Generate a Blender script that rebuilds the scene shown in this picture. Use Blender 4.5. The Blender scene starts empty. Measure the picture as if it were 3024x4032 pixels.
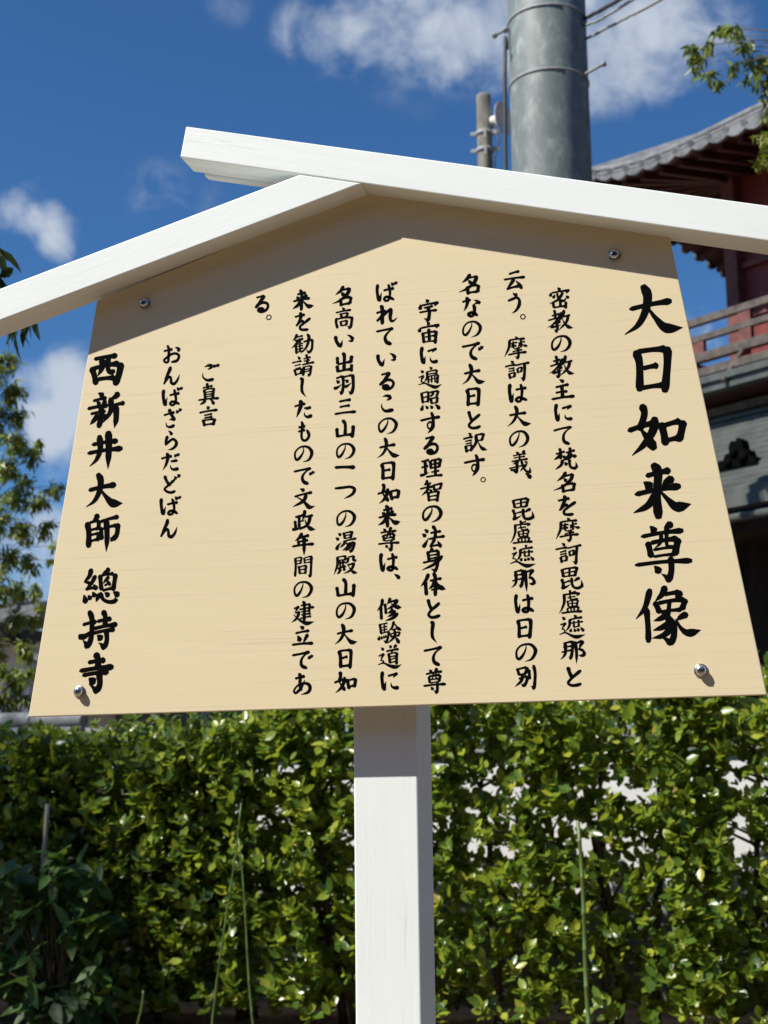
import bpy, math, random
import numpy as np
from mathutils import Matrix, Vector

random.seed(7)
RNG = np.random.default_rng(11)
SC = bpy.context.scene
COL = SC.collection

# ------------------------------------------------------------------ camera
FPX, CXP, CYP = 5601.6, 1512.0, 2016.0
CAM = np.array([0.44005, -1.84407, 1.1])
PITCH, ROLL, YAW = 0.172695, -0.011537, -0.22771
_c, _s = math.cos(YAW), math.sin(YAW)
_r = np.array([_c, -_s, 0.0]); _f0 = np.array([_s, _c, 0.0]); _u0 = np.array([0, 0, 1.0])
FWD = math.cos(PITCH) * _f0 + math.sin(PITCH) * _u0
_u = -math.sin(PITCH) * _f0 + math.cos(PITCH) * _u0
RGT = math.cos(ROLL) * _r + math.sin(ROLL) * _u
UPV = -math.sin(ROLL) * _r + math.cos(ROLL) * _u
cam_d = bpy.data.cameras.new('camera')
cam = bpy.data.objects.new('camera', cam_d)
COL.objects.link(cam)
cam_d.sensor_fit = 'VERTICAL'
cam_d.sensor_height = 36.0
cam_d.lens = FPX / 4032.0 * 36.0
cam_d.clip_start = 0.02
cam_d.clip_end = 2000.0
m = Matrix.Identity(4)
for i in range(3):
    m[i][0] = RGT[i]; m[i][1] = UPV[i]; m[i][2] = -FWD[i]; m[i][3] = CAM[i]
cam.matrix_world = m
cam_d.dof.use_dof = True
cam_d.dof.focus_distance = 1.86
cam_d.dof.aperture_fstop = 50.0 / 4.4
SC.camera = cam

def ray(px, py):
    return (px - CXP) / FPX * RGT - (py - CYP) / FPX * UPV + FWD

def at(px, py, Y):
    d = ray(px, py)
    return CAM + d * ((Y - CAM[1]) / d[1])

# ------------------------------------------------------------------ light, sky, exposure
SUN_TO = np.array([-0.526, -0.416, 0.742]); SUN_TO /= np.linalg.norm(SUN_TO)
sun_d = bpy.data.lights.new('sun', 'SUN')
sun_d.energy = 5.0
sun_d.angle = math.radians(0.53)
sun_d.color = (1.0, 0.955, 0.88)
sun = bpy.data.objects.new('sun', sun_d)
COL.objects.link(sun)
sun.rotation_euler = Vector(SUN_TO).to_track_quat('Z', 'Y').to_euler()

world = bpy.data.worlds.new('World')
SC.world = world
world.use_nodes = True
wt = world.node_tree
wt.nodes.clear()
def wn(t, **kw):
    n = wt.nodes.new(t)
    for k, v in kw.items(): setattr(n, k, v)
    return n
def wl(a, b): wt.links.new(a, b)
w_out = wn('ShaderNodeOutputWorld'); w_bg = wn('ShaderNodeBackground')
w_sky = wn('ShaderNodeTexSky', sky_type='NISHITA', sun_disc=False)
w_sky.sun_elevation = math.asin(SUN_TO[2])
w_sky.sun_rotation = math.atan2(SUN_TO[0], SUN_TO[1])
w_sky.altitude = 0; w_sky.air_density = 1.0; w_sky.dust_density = 0.3; w_sky.ozone_density = 3.0
w_bg.inputs['Strength'].default_value = 0.05
w_tc = wn('ShaderNodeTexCoord')
w_map = wn('ShaderNodeMapping'); w_map.inputs['Scale'].default_value = (1, 1, 1)
wl(w_tc.outputs['Generated'], w_map.inputs['Vector'])
w_noise = wn('ShaderNodeTexNoise'); w_noise.inputs['Scale'].default_value = 27.0
w_noise.inputs['Detail'].default_value = 8.0; w_noise.inputs['Roughness'].default_value = 0.58
w_noise.inputs['Distortion'].default_value = 0.35
wl(w_map.outputs['Vector'], w_noise.inputs['Vector'])
CLOUDS = [(1180, 120, 120, .8), (1330, 170, 130, .6), (1480, 60, 180, .55), (1700, 70, 230, .75), (1930, 120, 250, .95), (2430, 120, 330, .95),
          (2250, 260, 220, .45), (2720, 40, 280, .6), (1300, 250, 150, .30), (1500, 300, 120, .22), (1650, 350, 130, .14),
          (130, 840, 135, 1.05), (215, 910, 110, .9), (50, 850, 90, .7), (220, 1000, 80, .6), (700, 790, 190, .30), (600, 760, 120, .2),
          (900, 10, 100, .3), (300, 1450, 130, 1.1), (200, 1560, 170, .95), (290, 1740, 160, 1.1), (160, 1690, 110, .7), (340, 1600, 110, .6),
          (120, 2100, 260, .45), (150, 2300, 300, .5), (2790, 1230, 130, .34), (2830, 1300, 120, .25)]
acc = None
for (px, py, r, k) in CLOUDS:
    d = ray(px, py); d /= np.linalg.norm(d)
    dot = wn('ShaderNodeVectorMath', operation='DOT_PRODUCT')
    wl(w_tc.outputs['Generated'], dot.inputs[0]); dot.inputs[1].default_value = tuple(d)
    mr = wn('ShaderNodeMapRange', interpolation_type='SMOOTHSTEP')
    mr.inputs['From Min'].default_value = math.cos(math.atan(r * 1.3 / FPX)); mr.inputs['From Max'].default_value = 1.0
    mr.inputs['To Min'].default_value = 0.0; mr.inputs['To Max'].default_value = k * 0.9
    wl(dot.outputs['Value'], mr.inputs['Value'])
    if acc is None: acc = mr.outputs['Result']
    else:
        ad = wn('ShaderNodeMath', operation='ADD'); wl(acc, ad.inputs[0]); wl(mr.outputs['Result'], ad.inputs[1]); acc = ad.outputs[0]
# cloud density = blobs * (contrast-stretched noise)
n_mr = wn('ShaderNodeMapRange'); n_mr.inputs['From Min'].default_value = 0.3; n_mr.inputs['From Max'].default_value = 0.7
n_mr.inputs['To Min'].default_value = -1.25; n_mr.inputs['To Max'].default_value = 1.0
w_noise2 = wn('ShaderNodeTexNoise'); w_noise2.inputs['Scale'].default_value = 9.0; w_noise2.inputs['Detail'].default_value = 5.0; w_noise2.inputs['Distortion'].default_value = 0.4
wl(w_map.outputs['Vector'], w_noise2.inputs['Vector'])
w_avg = wn('ShaderNodeMix', data_type='FLOAT'); w_avg.inputs['Factor'].default_value = 0.45
wl(w_noise.outputs['Fac'], w_avg.inputs['A']); wl(w_noise2.outputs['Fac'], w_avg.inputs['B'])
wl(w_avg.outputs['Result'], n_mr.inputs['Value'])
mu = wn('ShaderNodeMath', operation='ADD'); wl(acc, mu.inputs[0]); wl(n_mr.outputs['Result'], mu.inputs[1])
rim = wn('ShaderNodeMapRange', interpolation_type='SMOOTHSTEP'); rim.inputs['From Max'].default_value = 0.6; wl(acc, rim.inputs['Value'])
sm = wn('ShaderNodeMapRange', interpolation_type='SMOOTHSTEP'); sm.inputs['From Min'].default_value = 0.0; sm.inputs['From Max'].default_value = 1.75
sm.inputs['To Max'].default_value = 0.95
wl(mu.outputs[0], sm.inputs['Value'])
w_tint = wn('ShaderNodeMix', data_type='RGBA', blend_type='MULTIPLY'); w_tint.inputs['Factor'].default_value = 1.0
wl(w_sky.outputs['Color'], w_tint.inputs['A']); w_tint.inputs['B'].default_value = (0.56, 1.02, 1.46, 1)
w_mix = wn('ShaderNodeMix', data_type='RGBA')
fin = wn('ShaderNodeMath', operation='MULTIPLY'); wl(sm.outputs['Result'], fin.inputs[0]); wl(rim.outputs['Result'], fin.inputs[1])
wl(fin.outputs[0], w_mix.inputs['Factor'])
wl(w_tint.outputs['Result'], w_mix.inputs['A']); w_mix.inputs['B'].default_value = (7.8, 8.7, 10.0, 1)
wl(w_mix.outputs['Result'], w_bg.inputs['Color']); wl(w_bg.outputs[0], w_out.inputs['Surface'])

SC.view_settings.view_transform = 'Standard'
SC.view_settings.look = 'None'
SC.view_settings.exposure = 0.53
SC.view_settings.gamma = 1.0

# ------------------------------------------------------------------ helpers
class MB:
    """collects simple shapes (world coordinates) that become ONE mesh object"""
    def __init__(s): s.v = []; s.f = []; s.smooth = []
    def add(s, vs, fs, smooth=False):
        b = len(s.v); s.v += [tuple(map(float, p)) for p in vs]
        s.f += [tuple(b + i for i in f) for f in fs]; s.smooth += [smooth] * len(fs)
    def hexa(s, p, smooth=False):      # p: 4 bottom + 4 top, same order
        s.add(p, [(3, 2, 1, 0), (4, 5, 6, 7), (0, 1, 5, 4), (1, 2, 6, 5), (2, 3, 7, 6), (3, 0, 4, 7)], smooth)
    def box(s, x0, x1, y0, y1, z0, z1):
        s.hexa([(x0, y0, z0), (x1, y0, z0), (x1, y1, z0), (x0, y1, z0), (x0, y0, z1), (x1, y0, z1), (x1, y1, z1), (x0, y1, z1)])
    def obox(s, c, ex, ey, ez):        # centre and three half-axis vectors
        c, ex, ey, ez = (np.array(a, float) for a in (c, ex, ey, ez))
        s.hexa([c - ex - ey - ez, c + ex - ey - ez, c + ex + ey - ez, c - ex + ey - ez,
                c - ex - ey + ez, c + ex - ey + ez, c + ex + ey + ez, c - ex + ey + ez])
    def tube(s, pts, radii, n=8, caps=True, smooth=True):
        pts = [np.array(p, float) for p in pts]
        if not hasattr(radii, '__len__'): radii = [radii] * len(pts)
        b = len(s.v); prev = None
        for i, p in enumerate(pts):
            t = pts[min(i + 1, len(pts) - 1)] - pts[max(i - 1, 0)]; t = t / (np.linalg.norm(t) + 1e-12)
            if prev is None:
                a = np.array([0, 0, 1.0]) if abs(t[2]) < .9 else np.array([1.0, 0, 0])
            else: a = prev
            x = a - t * (a @ t); x /= np.linalg.norm(x); prev = x
            y = np.cross(t, x)
            for k in range(n):
                w = 2 * math.pi * k / n
                s.v.append(tuple(p + radii[i] * (math.cos(w) * x + math.sin(w) * y)))
        for i in range(len(pts) - 1):
            for k in range(n):
                k2 = (k + 1) % n
                s.f.append((b + i * n + k, b + i * n + k2, b + (i + 1) * n + k2, b + (i + 1) * n + k)); s.smooth.append(smooth)
        if caps:
            s.f.append(tuple(b + k for k in range(n))[::-1]); s.smooth.append(False)
            e = b + (len(pts) - 1) * n
            s.f.append(tuple(e + k for k in range(n))); s.smooth.append(False)
    def lathe(s, c, axis, prof, n=24):  # prof: (distance along axis, radius)
        c = np.array(c, float); ax = np.array(axis, float); ax /= np.linalg.norm(ax)
        a = np.array([0, 0, 1.0]) if abs(ax[2]) < .9 else np.array([1.0, 0, 0])
        x = a - ax * (a @ ax); x /= np.linalg.norm(x); y = np.cross(ax, x)
        b = len(s.v)
        for h, r in prof:
            for k in range(n):
                w = 2 * math.pi * k / n
                s.v.append(tuple(c + ax * h + r * (math.cos(w) * x + math.sin(w) * y)))
        for i in range(len(prof) - 1):
            for k in range(n):
                k2 = (k + 1) % n
                s.f.append((b + i * n + k, b + i * n + k2, b + (i + 1) * n + k2, b + (i + 1) * n + k)); s.smooth.append(True)
        s.f.append(tuple(b + k for k in range(n))[::-1]); s.smooth.append(False)
        e = b + (len(prof) - 1) * n
        s.f.append(tuple(e + k for k in range(n))); s.smooth.append(False)
    def build(s, name, mat, parent=None, bevel=0, origin=None):
        o0 = np.array(parent['_o'] if parent is not None else (origin if origin is not None else (0, 0, 0)), float)
        me = bpy.data.meshes.new(name)
        me.from_pydata([tuple(np.array(p) - o0) for p in s.v], [], s.f)
        me.polygons.foreach_set('use_smooth', s.smooth)
        me.materials.append(mat); me.update()
        o = bpy.data.objects.new(name, me); COL.objects.link(o)
        if parent is not None: o.parent = parent; o['_o'] = tuple(o0)
        else: o.location = tuple(o0); o['_o'] = tuple(o0)
        if bevel:
            b = o.modifiers.new('bevel', 'BEVEL'); b.width = bevel; b.segments = 2; b.limit_method = 'ANGLE'; b.angle_limit = math.radians(40)
        return o

def thing(name, label, cat, loc, group=None):
    o = bpy.data.objects.new(name, None); COL.objects.link(o)
    o.location = tuple(loc); o['_o'] = tuple(float(a) for a in loc); o.empty_display_size = 0.2
    o['label'] = label; o['category'] = cat
    if group: o['group'] = group
    return o
def tag(o, label, cat, group=None):
    o['label'] = label; o['category'] = cat
    if group: o['group'] = group
    return o

def newmat(name):
    mt = bpy.data.materials.new(name); mt.use_nodes = True
    nt = mt.node_tree; b = nt.nodes['Principled BSDF']
    return mt, nt, b
def nd(nt, t, **kw):
    n = nt.nodes.new(t)
    for k, v in kw.items(): setattr(n, k, v)
    return n
def noise(nt, scale, mapscale=(1, 1, 1), detail=4, rough=.5, dist=0, coord='Object', rot=(0, 0, 0)):
    tc = nd(nt, 'ShaderNodeTexCoord'); mp = nd(nt, 'ShaderNodeMapping')
    mp.inputs['Scale'].default_value = mapscale
    rt = nd(nt, 'ShaderNodeMapping'); rt.inputs['Rotation'].default_value = rot
    nz = nd(nt, 'ShaderNodeTexNoise'); nz.inputs['Scale'].default_value = scale
    nz.inputs['Detail'].default_value = detail; nz.inputs['Roughness'].default_value = rough; nz.inputs['Distortion'].default_value = dist
    nt.links.new(tc.outputs[coord], rt.inputs['Vector']); nt.links.new(rt.outputs['Vector'], mp.inputs['Vector']); nt.links.new(mp.outputs['Vector'], nz.inputs['Vector'])
    return nz.outputs['Fac']
def ramp(nt, fac, stops):
    r = nd(nt, 'ShaderNodeValToRGB'); e = r.color_ramp.elements
    while len(e) < len(stops): e.new(.5)
    for el, (p, c) in zip(e, stops): el.position = p; el.color = (*c, 1) if len(c) == 3 else c
    nt.links.new(fac, r.inputs['Fac']); return r.outputs['Color']
def bump(nt, b, h, strength, dist=.002):
    bp = nd(nt, 'ShaderNodeBump'); bp.inputs['Strength'].default_value = strength; bp.inputs['Distance'].default_value = dist
    nt.links.new(h, bp.inputs['Height']); nt.links.new(bp.outputs['Normal'], b.inputs['Normal']); return bp
def simple(name, c1, c2, scale, rough=.6, mapscale=(1, 1, 1), bumps=.3, bdist=.003, metallic=0, lo=.35, hi=.65, detail=5, spec=None):
    mt, nt, b = newmat(name)
    nz = noise(nt, scale, mapscale, detail, .6)
    nt.links.new(ramp(nt, nz, [(lo, c1), (hi, c2)]), b.inputs['Base Color'])
    b.inputs['Roughness'].default_value = rough; b.inputs['Metallic'].default_value = metallic
    if spec is not None: b.inputs['Specular IOR Level'].default_value = spec
    if bumps: bump(nt, b, nz, bumps, bdist)
    return mt
def mixrgb(nt, fac, a, b_, mode='MIX'):
    mx = nd(nt, 'ShaderNodeMix', data_type='RGBA', blend_type=mode)
    for s, v in (('Factor', fac), ('A', a), ('B', b_)):
        if hasattr(v, 'is_linked') or hasattr(v, 'links'): nt.links.new(v, mx.inputs[s])
        elif s == 'Factor': mx.inputs[s].default_value = v
        else: mx.inputs[s].default_value = (*v, 1)
    return mx.outputs['Result']

# ------------------------------------------------------------------ materials
def mat_white(name, rot):
    mt, nt, b = newmat(name)
    g = noise(nt, 9, (.5, 9, 9), 7, .66, .3, rot=rot)      # brush strokes along the timber
    f = noise(nt, 160, (1, 1, 1), 3, .6)
    d = noise(nt, 26, (.7, 2.2, 2.2), 5, .7, rot=rot)
    base = ramp(nt, g, [(.25, (.765, .81, .785)), (.7, (.80, .845, .825))])
    chip = ramp(nt, d, [(.735, (0, 0, 0)), (.75, (1, 1, 1))])
    big = noise(nt, 3.1, (1, 1, 1), 3, .5)
    base = mixrgb(nt, 1.0, base, ramp(nt, big, [(.3, (.95, .945, .93)), (.65, (1, 1, 1))]), 'MULTIPLY')
    ck = noise(nt, 5, (.25, 16, 16), 4, .55, .5, rot=rot); ckm = noise(nt, 4, (1, 1, 1), 2, .5)
    line = ramp(nt, ck, [(.488, (0, 0, 0)), (.497, (1, 1, 1)), (.503, (1, 1, 1)), (.512, (0, 0, 0))])
    lm = ramp(nt, ckm, [(.5, (0, 0, 0)), (.68, (.4, .4, .4))])
    base = mixrgb(nt, mixrgb(nt, 1.0, line, lm, 'MULTIPLY'), base, (.47, .46, .43))
    nt.links.new(mixrgb(nt, chip, base, (.40, .36, .30)), b.inputs['Base Color'])
    b.inputs['Roughness'].default_value = .5
    ad = nd(nt, 'ShaderNodeMath', operation='MULTIPLY_ADD'); nt.links.new(g, ad.inputs[0]); ad.inputs[1].default_value = 1.6; nt.links.new(f, ad.inputs[2])
    bump(nt, b, ad.outputs[0], .09, .0014)
    return mt
M = {}
M['white_r'] = mat_white('white_paint_right', (0, math.radians(-15), 0))
M['white_l'] = mat_white('white_paint_left', (0, math.radians(15), 0))
M['white_p'] = mat_white('white_paint_post', (0, math.radians(90), 0))

def mat_board():
    mt, nt, b = newmat('pale_wood')
    g = noise(nt, 7, (.9, 1, 90), 6, .62, .3)
    g2 = noise(nt, 3, (1.3, 1, 210), 4, .65, .12)
    big = noise(nt, 2.5, (1, 1, 1), 2, .5)
    c = ramp(nt, g, [(.3, (.70, .595, .375)), (.5, (.725, .618, .398)), (.75, (.745, .64, .42))])
    streak = ramp(nt, g2, [(.30, (.84, .81, .78)), (.40, (1, 1, 1))])
    c = mixrgb(nt, .75, c, streak, 'MULTIPLY')
    c = mixrgb(nt, .5, c, ramp(nt, big, [(.3, (.95, .94, .93)), (.7, (1.0, 1.0, 1.0))]), 'MULTIPLY')
    nt.links.new(c, b.inputs['Base Color'])
    b.inputs['Roughness'].default_value = .5
    bump(nt, b, g2, .12, .0006)
    return mt
M['board'] = mat_board()
M['ink'] = simple('black_lettering', (.002, .002, .0022), (.003, .003, .0033), 60, .8, bumps=0, spec=.03)
M['steel'] = simple('zinc_steel', (.55, .55, .55), (.7, .7, .7), 300, .25, bumps=.05, metallic=1)
M['washer'] = simple('dark_reflection_washer_steel', (.30, .30, .30), (.42, .42, .42), 300, .32, bumps=.05, metallic=1)  # darker than the screws: dark reflections are put into the colour
M['slot'] = simple('dark_recess', (.02, .02, .02), (.05, .05, .05), 200, .5, bumps=0)
M['batten'] = simple('batten_wood', (.30, .22, .14), (.4, .3, .2), 6, .7, (1, 1, 20))
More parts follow.
